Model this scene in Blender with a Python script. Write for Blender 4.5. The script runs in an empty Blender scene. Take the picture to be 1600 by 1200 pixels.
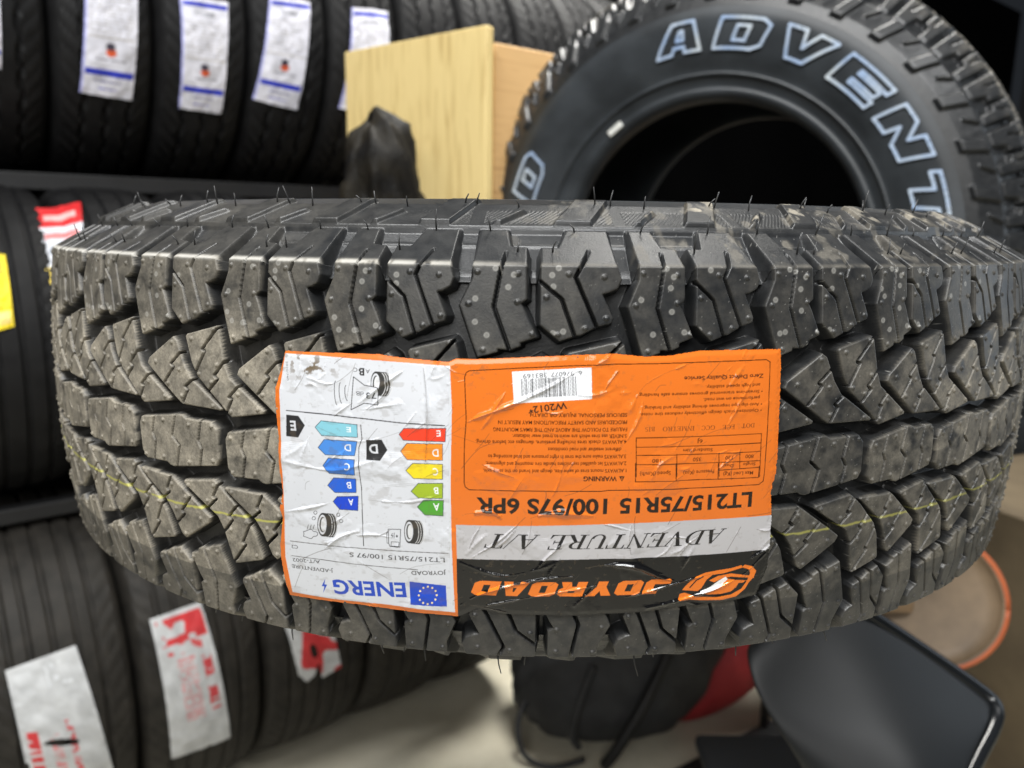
import bpy, bmesh, math, random
import numpy as np
from mathutils import Vector, Matrix

random.seed(7)
RNG = np.random.default_rng(11)
R_ = math.radians
S = bpy.context.scene
COL = S.collection

# ------------------------------------------------------------------ camera, light, exposure
FPX = 1200.0                      # focal length in pixels of the 1600 px wide photograph
CAM = np.array([0.0, -0.649, 1.098])
PITCH, YAW, ROLL = R_(11.4), R_(1.5), R_(0.75)
_f = np.array([0, math.cos(PITCH), -math.sin(PITCH)])
_u = np.array([0, math.sin(PITCH), math.cos(PITCH)])
_r = np.array([1.0, 0, 0])
_rz = np.array([[math.cos(YAW), -math.sin(YAW), 0], [math.sin(YAW), math.cos(YAW), 0], [0, 0, 1]])
CF = _rz @ _f
CR = _rz @ (math.cos(ROLL) * _r + math.sin(ROLL) * _u)
CU = _rz @ (-math.sin(ROLL) * _r + math.cos(ROLL) * _u)

cam_d = bpy.data.cameras.new('camera')
cam = bpy.data.objects.new('camera', cam_d)
COL.objects.link(cam)
cam.matrix_world = Matrix(((CR[0], CU[0], -CF[0], CAM[0]), (CR[1], CU[1], -CF[1], CAM[1]),
                           (CR[2], CU[2], -CF[2], CAM[2]), (0, 0, 0, 1)))
cam_d.sensor_width = 36
cam_d.lens = 36 * FPX / 1600
cam_d.clip_start, cam_d.clip_end = 0.02, 60
cam_d.dof.use_dof = True
cam_d.dof.focus_distance = 0.335
cam_d.dof.aperture_fstop = 8.5
S.camera = cam

world = bpy.data.worlds.new('World')
S.world = world
world.use_nodes = True
world.node_tree.nodes['Background'].inputs[0].default_value = (0.75, 0.85, 1.0, 1)
world.node_tree.nodes['Background'].inputs[1].default_value = 0.022


def area(name, loc, target, sx, sy, energy, color):
    d = bpy.data.lights.new(name, 'AREA')
    d.shape, d.size, d.size_y, d.energy, d.color = 'RECTANGLE', sx, sy, energy, color
    o = bpy.data.objects.new(name, d)
    COL.objects.link(o)
    o.location = loc
    o.rotation_euler = (Vector(target) - Vector(loc)).to_track_quat('-Z', 'Y').to_euler()
    return o


area('ceiling_lamp', (-0.45, -0.90, 2.65), (0, -0.2, 1.0), 1.3, 0.30, 50, (1.0, 1.0, 0.99))
area('ceiling_lamp', (0.45, -1.35, 2.65), (0, -0.3, 1.0), 1.3, 0.30, 40, (0.99, 1.0, 1.0))
down = area('aisle_floor_fill', (0.42, 1.15, 2.95), (-0.02, 0.92, 0.0), 1.3, 0.9, 27, (1.0, 0.98, 0.93))  # added fill lamp aimed at the aisle floor to brighten it, no known fixture
down.data.spread = R_(62)
area('low_front_fill', (-0.55, -2.6, 1.95), (-0.15, 0.9, 0.1), 1.5, 0.9, 31, (1.0, 0.99, 0.96))  # added low fill from behind the camera, lights floor and stickers beneath the tyre
area('shop_door_daylight', (2.3, 0.30, 1.45), (0.4, 0.2, 0.75), 0.8, 1.5, 8.5, (0.80, 0.90, 1.0))

S.view_settings.view_transform = 'Standard'
S.view_settings.look = 'None'
S.view_settings.exposure = -0.1
S.view_settings.gamma = 1
S.view_settings.use_curve_mapping = False
S.render.engine = 'CYCLES'
S.cycles.use_denoising = True
S.cycles.max_bounces = 6


# ------------------------------------------------------------------ helpers
def lin(r, g, b):
    return tuple(((c / 255) / 12.92 if c / 255 <= 0.04045 else ((c / 255 + 0.055) / 1.055) ** 2.4) for c in (r, g, b))


def ray(px, py):
    return CF + (px - 800) / FPX * CR - (py - 600) / FPX * CU


def W(x, y, z):
    """camera-relative survey coordinates (right, ahead, up from the lens) to the room"""
    return CAM + _rz @ np.array([x, y, z])


def thing(name, label, cat, loc=(0, 0, 0), group=None):
    o = bpy.data.objects.new(name, None)
    o.empty_display_size = 0.05
    COL.objects.link(o)
    o.location = loc
    tag(o, label, cat, group)
    return o


def tag(o, label=None, cat=None, group=None, kind=None):
    if label: o['label'] = label
    if cat: o['category'] = cat
    if group: o['group'] = group
    if kind: o['kind'] = kind
    return o


def link(name, mesh, mat=None, parent=None):
    o = bpy.data.objects.new(name, mesh)
    COL.objects.link(o)
    if mat is not None and not mesh.materials:
        mesh.materials.append(mat)
    if parent is not None:
        o.parent = parent
    return o


def grid_mesh(name, P, wrap_u=False, wrap_v=False, keep=None, colors=None, smooth=True):
    """P: (nu, nv, 3) points -> quad mesh"""
    nu, nv = P.shape[:2]
    idx = np.arange(nu * nv).reshape(nu, nv)
    iu = np.arange(nu if wrap_u else nu - 1)
    iv = np.arange(nv if wrap_v else nv - 1)
    a = idx[iu][:, iv]
    b = idx[(iu + 1) % nu][:, iv]
    c = idx[(iu + 1) % nu][:, (iv + 1) % nv]
    d = idx[iu][:, (iv + 1) % nv]
    F = np.stack([a, b, c, d], -1).reshape(-1, 4)
    verts = P.reshape(-1, 3)
    cols = None if colors is None else colors.reshape(-1, 4)
    if keep is not None:
        k = keep.reshape(-1)
        F = F[k[F].all(1)]
        used = np.unique(F)
        remap = np.zeros(len(verts), int)
        remap[used] = np.arange(len(used))
        verts = verts[used]
        F = remap[F]
        if cols is not None: cols = cols[used]
    m = bpy.data.meshes.new(name)
    m.vertices.add(len(verts))
    m.vertices.foreach_set('co', verts.astype(np.float32).ravel())
    m.loops.add(F.size)
    m.loops.foreach_set('vertex_index', F.astype(np.int32).ravel())
    m.polygons.add(len(F))
    m.polygons.foreach_set('loop_start', (np.arange(len(F)) * 4).astype(np.int32))
    if cols is not None:
        at = m.color_attributes.new('print', 'FLOAT_COLOR', 'POINT')
        at.data.foreach_set('color', cols.astype(np.float32).ravel())
    m.update(calc_edges=True)
    m.validate()
    m.polygons.foreach_set('use_smooth', np.full(len(m.polygons), smooth))
    m.update()
    return m


def bm_mesh(name, bm, smooth=False):
    bmesh.ops.recalc_face_normals(bm, faces=bm.faces)
    m = bpy.data.meshes.new(name)
    bm.to_mesh(m)
    bm.free()
    if smooth:
        m.polygons.foreach_set('use_smooth', np.full(len(m.polygons), True))
    return m


def add_box(bm, c, size, rot=None, bevel=0.0):
    r = bmesh.ops.create_cube(bm, size=1.0)
    vs = r['verts']
    M = Matrix.Translation(Vector(c)) @ (rot.to_4x4() if rot is not None else Matrix.Identity(4)) @ Matrix.Diagonal((*size, 1))
    bmesh.ops.transform(bm, matrix=M, verts=vs)
    if bevel:
        es = list({e for v in vs for e in v.link_edges})
        bmesh.ops.bevel(bm, geom=es, offset=bevel, segments=3, profile=0.5, affect='EDGES')


def add_tube(bm, pts, rad, n=8):
    pts = [Vector(p) for p in pts]
    rads = rad if hasattr(rad, '__len__') else [rad] * len(pts)
    rings = []
    for i, p in enumerate(pts):
        t = (pts[min(i + 1, len(pts) - 1)] - pts[max(i - 1, 0)]).normalized()
        a = t.orthogonal().normalized() if i == 0 else (rings_a - t * rings_a.dot(t)).normalized()
        rings_a = a
        b = t.cross(a)
        rings.append([bm.verts.new(p + (a * math.cos(k * 2 * math.pi / n) + b * math.sin(k * 2 * math.pi / n)) * rads[i]) for k in range(n)])
    for r0, r1 in zip(rings, rings[1:]):
        for k in range(n):
            bm.faces.new((r0[k], r0[(k + 1) % n], r1[(k + 1) % n], r1[k]))
    bm.faces.new(rings[0][::-1])
    bm.faces.new(rings[-1])


def smoothstep(a, b, x):
    t = np.clip((x - a) / (b - a), 0, 1)
    return t * t * (3 - 2 * t)


def vnoise(x, y, seed=0):
    """value noise, vectorised"""
    r = np.random.default_rng(seed)
    T = r.random((257, 257))
    xi, yi = np.floor(x).astype(int), np.floor(y).astype(int)
    fx, fy = x - xi, y - yi
    fx, fy = fx * fx * (3 - 2 * fx), fy * fy * (3 - 2 * fy)
    g = lambda i, j: T[i % 257, j % 257]
    return (g(xi, yi) * (1 - fx) * (1 - fy) + g(xi + 1, yi) * fx * (1 - fy) + g(xi, yi + 1) * (1 - fx) * fy + g(xi + 1, yi + 1) * fx * fy)


def fbm(x, y, seed=0, oct=4):
    s, a, n = 0, 1, 0
    for k in range(oct):
        s = s + a * vnoise(x * 2 ** k, y * 2 ** k, seed + k)
        n += a
        a *= 0.5
    return s / n


# ------------------------------------------------------------------ materials
def mat_new(name):
    m = bpy.data.materials.new(name)
    m.use_nodes = True
    nt = m.node_tree
    return m, nt, nt.nodes['Principled BSDF']


def N(nt, t, **kw):
    n = nt.nodes.new(t)
    for k, v in kw.items():
        setattr(n, k, v)
    return n


def noise_node(nt, scale, detail=4, rough=0.55, coord='Object'):
    tc = N(nt, 'ShaderNodeTexCoord')
    no = N(nt, 'ShaderNodeTexNoise')
    no.inputs['Scale'].default_value = scale
    no.inputs['Detail'].default_value = detail
    no.inputs['Roughness'].default_value = rough
    nt.links.new(tc.outputs[coord], no.inputs['Vector'])
    return no


def ramp(nt, src, stops):
    r = N(nt, 'ShaderNodeValToRGB')
    els = r.color_ramp.elements
    while len(els) < len(stops): els.new(0.5)
    for e, (p, c) in zip(els, stops):
        e.position = p
        e.color = (*c, 1) if len(c) == 3 else c
    nt.links.new(src, r.inputs[0])
    return r


def bump(nt, bsdf, src, strength, dist):
    b = N(nt, 'ShaderNodeBump')
    b.inputs['Strength'].default_value = strength
    b.inputs['Distance'].default_value = dist
    nt.links.new(src, b.inputs['Height'])
    nt.links.new(b.outputs[0], bsdf.inputs['Normal'])


def simple_mat(name, c0, c1, rough, scale=20, bump_s=0.15, bump_d=0.001, metallic=0.0, spec=0.5):
    m, nt, b = mat_new(name)
    no = noise_node(nt, scale)
    r = ramp(nt, no.outputs['Fac'], [(0.3, c0), (0.7, c1)])
    nt.links.new(r.outputs[0], b.inputs['Base Color'])
    b.inputs['Roughness'].default_value = rough
    b.inputs['Metallic'].default_value = metallic
    b.inputs['Specular IOR Level'].default_value = spec
    if bump_s:
        n2 = noise_node(nt, scale * 8)
        bump(nt, b, n2.outputs['Fac'], bump_s, bump_d)
    return m


def rubber_dusty():
    """main tyre: vertex layer 'print': R dust, G yellow stripe, B pale spots"""
    m, nt, b = mat_new('dusty_rubber')
    at = N(nt, 'ShaderNodeVertexColor', layer_name='print')
    sep = N(nt, 'ShaderNodeSeparateColor')
    nt.links.new(at.outputs['Color'], sep.inputs[0])
    fine = noise_node(nt, 900, 3, 0.7)
    mid = noise_node(nt, 120, 5, 0.65)
    base = ramp(nt, mid.outputs['Fac'], [(0.3, (0.011, 0.012, 0.0135)), (0.75, (0.030, 0.031, 0.032))])
    dustc = ramp(nt, fine.outputs['Fac'], [(0.3, (0.19, 0.168, 0.130)), (0.72, (0.36, 0.325, 0.262))])
    mul = N(nt, 'ShaderNodeMath', operation='MULTIPLY')
    nr = ramp(nt, mid.outputs['Fac'], [(0.3, (0.38,) * 3), (0.62, (1.0,) * 3)])
    nt.links.new(sep.outputs[0], mul.inputs[0])
    nt.links.new(nr.outputs[0], mul.inputs[1])
    m1 = N(nt, 'ShaderNodeMix', data_type='RGBA')
    nt.links.new(mul.outputs[0], m1.inputs[0])
    nt.links.new(base.outputs[0], m1.inputs[6])
    nt.links.new(dustc.outputs[0], m1.inputs[7])
    m2 = N(nt, 'ShaderNodeMix', data_type='RGBA')
    nt.links.new(sep.outputs[1], m2.inputs[0])
    nt.links.new(m1.outputs[2], m2.inputs[6])
    m2.inputs[7].default_value = (0.46, 0.44, 0.09, 1)
    m3 = N(nt, 'ShaderNodeMix', data_type='RGBA')
    nt.links.new(sep.outputs[2], m3.inputs[0])
    nt.links.new(m2.outputs[2], m3.inputs[6])
    m3.inputs[7].default_value = (0.42, 0.41, 0.38, 1)
    nt.links.new(m3.outputs[2], b.inputs['Base Color'])
    rr = N(nt, 'ShaderNodeMapRange')
    rr.inputs[3].default_value = 0.35
    rr.inputs[4].default_value = 0.75
    nt.links.new(mul.outputs[0], rr.inputs[0])
    nt.links.new(rr.outputs[0], b.inputs['Roughness'])
    b.inputs['Specular IOR Level'].default_value = 0.42
    bump(nt, b, fine.outputs['Fac'], 0.25, 0.0004)
    return m


def print_mat(name, rough, coat=0.0, bump_s=0.08):
    m, nt, b = mat_new(name)
    at = N(nt, 'ShaderNodeVertexColor', layer_name='print')
    nt.links.new(at.outputs['Color'], b.inputs['Base Color'])
    rr = N(nt, 'ShaderNodeMapRange')
    rr.inputs[3].default_value = rough
    rr.inputs[4].default_value = rough + 0.28
    nt.links.new(at.outputs['Alpha'], rr.inputs[0])
    nt.links.new(rr.outputs[0], b.inputs['Roughness'])
    b.inputs['Coat Weight'].default_value = coat
    b.inputs['Coat Roughness'].default_value = 0.12
    no = noise_node(nt, 400, 3)
    bump(nt, b, no.outputs['Fac'], bump_s, 0.0005)
    return m


M_DUSTY = rubber_dusty()
M_RUB = simple_mat('rubber', (0.0045, 0.0045, 0.005), (0.011, 0.011, 0.0115), 0.6, 30, 0.2, 0.0006, 0.0, 0.2)
M_RUB_BROWN = simple_mat('aged_rubber', (0.012, 0.011, 0.0095), (0.028, 0.025, 0.021), 0.6, 30, 0.2, 0.0006, 0.0, 0.25)
M_RUB_DARK = simple_mat('liner_rubber', (0.010, 0.010, 0.010), (0.018, 0.018, 0.018), 0.7, 20, 0.1, 0.0005)
M_SIDE = simple_mat('sidewall_rubber', (0.016, 0.019, 0.022), (0.038, 0.044, 0.050), 0.45, 14, 0.12, 0.0006)
M_HAIR = simple_mat('rubber_hair', (0.03, 0.03, 0.03), (0.05, 0.05, 0.05), 0.4, 50, 0)
M_LABEL = print_mat('paper_label', 0.13, 0.12, 0.03)
M_STICK = print_mat('tyre_sticker', 0.3)
M_LETTER = simple_mat('letter_paint', (0.25, 0.36, 0.56), (0.52, 0.57, 0.60), 0.5, 22, 0)
M_METAL = simple_mat('rack_steel', (0.005, 0.005, 0.0055), (0.009, 0.009, 0.010), 0.6, 20, 0.05)
M_CHAIR = simple_mat('black_plastic', (0.007, 0.008, 0.009), (0.011, 0.0125, 0.0145), 0.48, 9, 0.05, 0.0006, 0.0, 0.35)
M_RIM = simple_mat('black_plastic_rim', (0.007, 0.008, 0.009), (0.011, 0.0125, 0.0145), 0.2, 9, 0.02, 0.0004)
M_BAGF = simple_mat('black_fabric', (0.018, 0.019, 0.021), (0.036, 0.037, 0.040), 0.75, 25, 0.4, 0.001)
M_FILM = simple_mat('black_film', (0.004, 0.004, 0.0045), (0.016, 0.013, 0.008), 0.55, 26, 0.4, 0.004, 0.0, 0.18)
M_RED = simple_mat('red_fabric', (0.30, 0.012, 0.018), (0.45, 0.03, 0.035), 0.6, 15, 0.2)
M_CLAY = simple_mat('clay_brown_plastic', (0.10, 0.07, 0.042), (0.24, 0.17, 0.105), 0.55, 11, 0.1)
M_ORANGE = simple_mat('orange_rim', (0.36, 0.075, 0.02), (0.46, 0.11, 0.03), 0.5, 12, 0)
M_CARD = simple_mat('cardboard', (0.085, 0.062, 0.035), (0.14, 0.105, 0.06), 0.8, 10, 0.1)


def wood_mat(name, c0, c1, scale, stretch, rough=0.55):
    m, nt, b = mat_new(name)
    tc = N(nt, 'ShaderNodeTexCoord')
    mp = N(nt, 'ShaderNodeMapping')
    mp.inputs['Scale'].default_value = stretch
    nt.links.new(tc.outputs['Object'], mp.inputs[0])
    no = N(nt, 'ShaderNodeTexNoise')
    no.inputs['Scale'].default_value = scale
    no.inputs['Detail'].default_value = 6
    no.inputs['Distortion'].default_value = 1.1
    nt.links.new(mp.outputs[0], no.inputs[0])
    r = ramp(nt, no.outputs['Fac'], [(0.25, c0), (0.5, c1), (0.75, tuple(0.82 * a + 0.18 * b_ for a, b_ in zip(c1, c0)))])
    nt.links.new(r.outputs[0], b.inputs['Base Color'])
    b.inputs['Roughness'].default_value = rough
    bump(nt, b, no.outputs['Fac'], 0.1, 0.001)
    return m


M_PINE = wood_mat('pine_board', (0.50, 0.35, 0.13), (0.72, 0.56, 0.25), 5, (14, 14, 1.2))
M_PLY = wood_mat('plywood', (0.42, 0.24, 0.09), (0.60, 0.38, 0.17), 5, (1.2, 1.2, 16))
M_BENCH = wood_mat('bench_wood', (0.12, 0.075, 0.04), (0.2, 0.13, 0.07), 5, (1.2, 12, 12))

# ------------------------------------------------------------------ setting: floor
m, nt, b = mat_new('floor_screed')
no = noise_node(nt, 5, 6, 0.6)
r = ramp(nt, no.outputs['Fac'], [(0.3, (0.52, 0.48, 0.37)), (0.6, (0.66, 0.62, 0.50)), (0.8, (0.58, 0.54, 0.43))])
nt.links.new(r.outputs[0], b.inputs['Base Color'])
b.inputs['Roughness'].default_value = 0.42
n2 = noise_node(nt, 60, 3)
bump(nt, b, n2.outputs['Fac'], 0.1, 0.001)
M_FLOOR = m
xs = np.linspace(-6, 6, 25)
P = np.stack(np.meshgrid(xs, xs, indexing='ij') + [np.zeros((25, 25))], -1)
tag(link('floor', grid_mesh('floor', P), M_FLOOR), kind='structure')

# ------------------------------------------------------------------ tread pattern of the all-terrain tyres (p: pitch 0..1, v: mm across)
PITCH_MM = 57.0
BLK_HALF = [
    # shoulder blocks
    [(.09, 101.5), (.085, 79), (.01, 68.5), (.125, 47.5), (.25, 50), (.25, 51.2), (.325, 50.8), (.385, 52.5), (.385, 54), (.485, 56.2),
     (.41, 66.5), (.385, 69.3), (.42, 71), (.415, 93), (.31, 93.5), (.275, 101.5)],
    [(.49, 93), (.49, 78), (.49, 61), (.61, 54.5), (.715, 57), (.735, 57), (.83, 60.3), (.92, 62), (.93, 64), (.865, 73.3), (.90, 73.8), (.955, 75.5),
     (.98, 79), (.955, 84), (.94, 101.5), (.66, 101.5), (.60, 93)],
    # second row
    [(.185, 34.5), (.21, 37.5), (.51, 48.8), (.555, 47), (.635, 36.5), (.70, 31), (1.02, 18.6), (1.0, 17.6), (.60, 18.0), (.555, 19.5)],
    [(.65, 49.3), (.665, 50.5), (.975, 55.3), (1.0, 53.5), (1.06, 39), (1.11, 33), (1.46, 20), (1.45, 18.5), (1.12, 15.2), (1.075, 17), (.78, 31.5), (.715, 37.5)],
]
BLK_MID = [[(.035, 5), (.07, 8.5), (.56, 13.2), (.60, 12.8), (.63, 11.6), (.90, 12.2), (.955, 8.5),
            (.965, -5), (.93, -8.5), (.44, -13.2), (.40, -12.8), (.37, -11.6), (.10, -12.2), (.045, -8.5)]]
SIP_HALF = [
    [(.28, 90), (.22, 67.8), (.32, 50)], [(.485, 78.4), (.62, 71.3), (.715, 54)], [(.79, 91), (.70, 79.8), (.845, 58)],
    [(.985, 54.2), (.83, 44.2), (.86, 43.4), (.765, 34)], [(.62, 43), (.485, 36), (.515, 34.6), (.40, 27)],
    [(1.075, 41), (.95, 33.2), (.985, 31.6), (.90, 26.5)], [(.755, 31.5), (.64, 26.4), (.67, 25), (.61, 19)],
    [(1.21, 30), (1.10, 24.2), (1.135, 23.6), (1.06, 16)],
]
SIP_MID = [[(.25, 11), (.21, 1.5), (.245, -2), (.20, -14)], [(.52, 15), (.46, 2), (.54, -2), (.48, -15)], [(.80, 14), (.755, 2), (.79, -1.5), (.75, -11)]]
NUB_HALF = [(.12, 81.5), (.36, 81), (.16, 51), (.45, 57.5), (.36, 70), (.53, 72), (.66, 81), (.87, 80), (.60, 57.5), (.76, 60), (.885, 64), (.07, 69),
            (.30, 36), (.50, 46), (.60, 22), (.93, 19.5), (.72, 48.5), (.95, 53), (.98, 38), (1.4, 20.5), (1.12, 18), (.80, 33), (.45, 27), (.58, 34), (1.2, 26), (.92, 30)]
NUB_MID = [(.10, 6), (.36, 9), (.66, 9), (.90, 10), (.9, -6), (.64, -9), (.34, -9), (.1, -10)]
LUG_HALF = [[(-.42, 104.2), (-.16, 104.2), (.03, 124), (-.24, 124)], [(.16, 104.2), (.22, 104.2), (.40, 114), (.34, 114)]]


def flip(L): return [[(-p, -v) for p, v in q] for q in L]


BLOCKS = BLK_HALF + flip(BLK_HALF) + BLK_MID
SIPES = SIP_HALF + flip(SIP_HALF) + SIP_MID
NUBS = NUB_HALF + [(-p, -v) for p, v in NUB_HALF] + NUB_MID
LUGS = LUG_HALF + flip(LUG_HALF)


def seg_dist(X, Y, a, b):
    ax, ay = a
    bx, by = b
    dx, dy = bx - ax, by - ay
    t = np.clip(((X - ax) * dx + (Y - ay) * dy) / (dx * dx + dy * dy + 1e-12), 0, 1)
    return np.hypot(X - ax - t * dx, Y - ay - t * dy)


def poly_sdf(X, Y, poly):
    d = np.full(X.shape, 1e9)
    ins = np.zeros(X.shape, bool)
    for (x0, y0), (x1, y1) in zip(poly, poly[1:] + poly[:1]):
        d = np.minimum(d, seg_dist(X, Y, (x0, y0), (x1, y1)))
        if y0 != y1:
            c = (y0 > Y) != (y1 > Y)
            ins ^= c & (X < (x1 - x0) * (Y - y0) / (y1 - y0) + x0)
    return np.where(ins, d, -d)


class Tile:
    NP, NS, SM = 285, 1041, 130.0

    def __init__(self):
        p = (np.arange(self.NP)) / self.NP
        s = np.linspace(-self.SM, self.SM, self.NS)
        self.X, self.Y = np.meshgrid(p * PITCH_MM, s, indexing='ij')
        self.block = self.fill(BLOCKS, -5.0, False)
        self.lug = self.fill(LUGS, -5.0, False)
        self.sipe = self.fill(SIPES, 5.0, True)
        self.nub = np.full(self.X.shape, 5.0)
        for p, v in NUBS:
            for k in (-2, -1, 0, 1, 2):
                self.nub = np.minimum(self.nub, np.hypot(self.X - (p + k) * PITCH_MM, self.Y - v))

    def fill(self, shapes, default, is_line):
        out = np.full(self.X.shape, default)
        for q in shapes:
            for k in (-2, -1, 0, 1, 2):
                Q = [((p + k) * PITCH_MM, v) for p, v in q]
                x0, x1 = min(a for a, _ in Q) - 4, max(a for a, _ in Q) + 4
                y0, y1 = min(a for _, a in Q) - 4, max(a for _, a in Q) + 4
                i = np.where((self.X[:, 0] >= x0) & (self.X[:, 0] <= x1))[0]
                j = np.where((self.Y[0] >= y0) & (self.Y[0] <= y1))[0]
                if not len(i) or not len(j): continue
                sl = np.ix_(i, j)
                if is_line:
                    d = np.full((len(i), len(j)), 9.0)
                    for a, b in zip(Q, Q[1:]):
                        d = np.minimum(d, seg_dist(self.X[sl], self.Y[sl], a, b))
                    out[sl] = np.minimum(out[sl], d)
                else:
                    out[sl] = np.maximum(out[sl], poly_sdf(self.X[sl], self.Y[sl], Q))
        return out

    def sample(self, arr, p, s):
        fp = (p % 1.0) * self.NP
        i0 = np.floor(fp).astype(int) % self.NP
        tp = fp - np.floor(fp)
        fs = np.clip((s + self.SM) / (2 * self.SM) * (self.NS - 1), 0, self.NS - 1.001)
        j0 = np.floor(fs).astype(int)
        ts = fs - j0
        i1 = (i0 + 1) % self.NP
        return (arr[i0, j0] * (1 - tp) * (1 - ts) + arr[i1, j0] * tp * (1 - ts) + arr[i0, j0 + 1] * (1 - tp) * ts + arr[i1, j0 + 1] * tp * ts)


TILE = Tile()

# knots: the pitches are of unequal length, as moulded
KT = np.array([-0.5713, -0.4024, -0.2518, -0.0872, 0.1055, 0.2728, 0.4379, 0.5732])
KP = np.arange(8) - 3.0
PER = 39


def phase_of(theta):
    rest = 2 * math.pi - (KT[-1] - KT[0])
    kt = np.concatenate([KT, [KT[0] + 2 * math.pi]])
    kp = np.concatenate([KP, [KP[0] + PER]])
    th = np.where(theta < KT[0], theta + 2 * math.pi, theta)
    return np.interp(th, kt, kp)


def profile(s, k=1.0):
    """cross-section of the main tyre: arc length s (mm) -> r, z and outward normal"""
    a = np.abs(s)
    sg = np.sign(s)
    Sk = [84, 102.6, 103.4, 121, 130]
    r84 = 351 - 84 ** 2 / 1200.
    pts = np.array([(r84, 84), (r84 - 25.0, 98.8), (r84 - 26.0, 99.3), (r84 - 46, 108.6), (r84 - 58, 111.2)])
    r = np.where(a <= 84, 351 - a * a / 1200., np.interp(a, Sk, pts[:, 0]))
    z = np.where(a <= 84, a, np.interp(a, Sk, pts[:, 1]))
    f1, f2, f3 = math.atan2(25., 14.8), math.atan2(20., 9.3), math.atan2(12., 2.6)
    # normal direction above radial, the corners softened over a millimetre
    na = np.minimum(a, 84) / 600. + (f1 - .14) * smoothstep(83.2, 84.8, a) + (f2 - f1) * smoothstep(102.4, 104, a) + (f3 - f2) * smoothstep(118, 126, a)
    return r, z * sg, np.cos(na), np.sin(na) * sg


def tread_height(p, s, sipe_w=0.46, lug_h=2.1):
    a = np.abs(s)
    d = TILE.sample(TILE.block, p, s)
    depth = np.interp(a, [0, 78, 84, 93, 101.8, 103], [9.0, 10.0, 9.5, 6.2, 2.8, 0])
    d = d - 0.22
    wall = np.clip(-d / 1.35, 0, 1)
    wall = np.where(wall > 0.85, 0.85 + (wall - 0.85) * 1.0, wall)
    h = -depth * wall
    h = h - 0.30 * np.clip(1 - d / 0.55, 0, 1) ** 2 * (d > -0.05) * (a < 102.5)
    sd = TILE.sample(TILE.sipe, p, s)
    h = h - np.where(a < 95, 6.0, 0) * (1 - smoothstep(sipe_w - .03, sipe_w + 0.24, sd)) * np.clip(d / 0.4 + 1, 0, 1)
    nb = TILE.sample(TILE.nub, p, s)
    h = h + 0.75 * smoothstep(1.25, 0.45, nb) * (d > 0.5)
    lg = TILE.sample(TILE.lug, p, s)
    h = h + lug_h * smoothstep(-0.5, 0.7, lg)
    # serrated lines on the upper sidewall between the lugs
    ser = (np.sin((p * PITCH_MM - (a - 104) * 0.9) * 2 * math.pi / 1.9) > 0.1) * smoothstep(104.5, 105.5, a) * smoothstep(116, 115, a)
    h = h - 0.18 * ser * (lg < -1) * ((p % 1.0) > 0.1)
    h = h - 0.8 * np.exp(-((a - 103) / 0.5) ** 2)
    h = h + 0.5 * np.exp(-((a - 97.5) / 0.5) ** 2) * (d < -1)
    return h, d


def tyre_tread(name, theta, svals, mask_fn=None, sipe_w=0.46, lug_h=2.1):
    T, Sv = np.meshgrid(theta, svals, indexing='ij')
    p = phase_of(T)
    h, d = tread_height(p, Sv, sipe_w, lug_h)
    r, z, nr, nz = profile(Sv)
    rr, zz = r + h * nr, z + h * nz
    P = np.stack([rr * np.sin(T), -rr * np.cos(T), zz], -1) / 1000
    colors = mask_fn(T, Sv, p, d, h) if mask_fn else None
    return grid_mesh(name, P, wrap_u=True, colors=colors)


def revolve(name, prof, n=160):
    th = np.linspace(0, 2 * math.pi, n, endpoint=False)
    prof = np.array(prof, float)
    P = np.zeros((n, len(prof), 3))
    P[..., 0] = np.sin(th)[:, None] * prof[:, 0]
    P[..., 1] = -np.cos(th)[:, None] * prof[:, 0]
    P[..., 2] = prof[:, 1]
    return grid_mesh(name, P / 1000, wrap_u=True)


def smooth_poly(pts, n=6):
    pts = [np.array(p, float) for p in pts]
    out = []
    for i in range(len(pts) - 1):
        p0, p1, p2, p3 = pts[max(i - 1, 0)], pts[i], pts[i + 1], pts[min(i + 2, len(pts) - 1)]
        for k in range(n):
            t = k / n
            out.append(0.5 * ((2 * p1) + (-p0 + p2) * t + (2 * p0 - 5 * p1 + 4 * p2 - p3) * t * t + (-p0 + 3 * p1 - 3 * p2 + p3) * t ** 3))
    out.append(pts[-1])
    return out


# ------------------------------------------------------------------ the tyre in front
tyre = thing('all_terrain_tyre', 'dusty black all-terrain tyre lying flat in front with a torn orange and white paper label', 'tyre', (0, 0, 1.0))

fine = np.arange(-1.12, 1.12, 0.33 / 351)
coarse = np.linspace(1.12, 2 * math.pi - 1.12, 700, endpoint=False)
theta = np.concatenate([fine, coarse])
sf = np.concatenate([np.arange(-130, -104, 0.9), np.arange(-104, 104, 0.33), np.arange(104, 130.1, 0.55)])

SPOTS = []          # pale round residue marks on the shoulder row
for k in range(-4, 5):
    for (p, v) in [(.14, 57.3), (.19, 57.3), (.25, 57.2), (.41, 58.5), (.46, 58.5), (.52, 58.8), (.57, 58.5), (.62, 58.5), (.10, 62), (.32, 66), (.46, 62), (.47, 79), (.47, 69),
                   (.57, 80), (.57, 76), (.08, 75), (.1, 71), (.98, 73), (.99, 70), (.27, 83), (.6, 83), (.34, 80.5), (.22, 83.5), (.31, 76)]:
        if random.random() < 0.6:
            SPOTS.append((p + k + random.uniform(-.012, .012), v + random.uniform(-.7, .7)))


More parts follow.
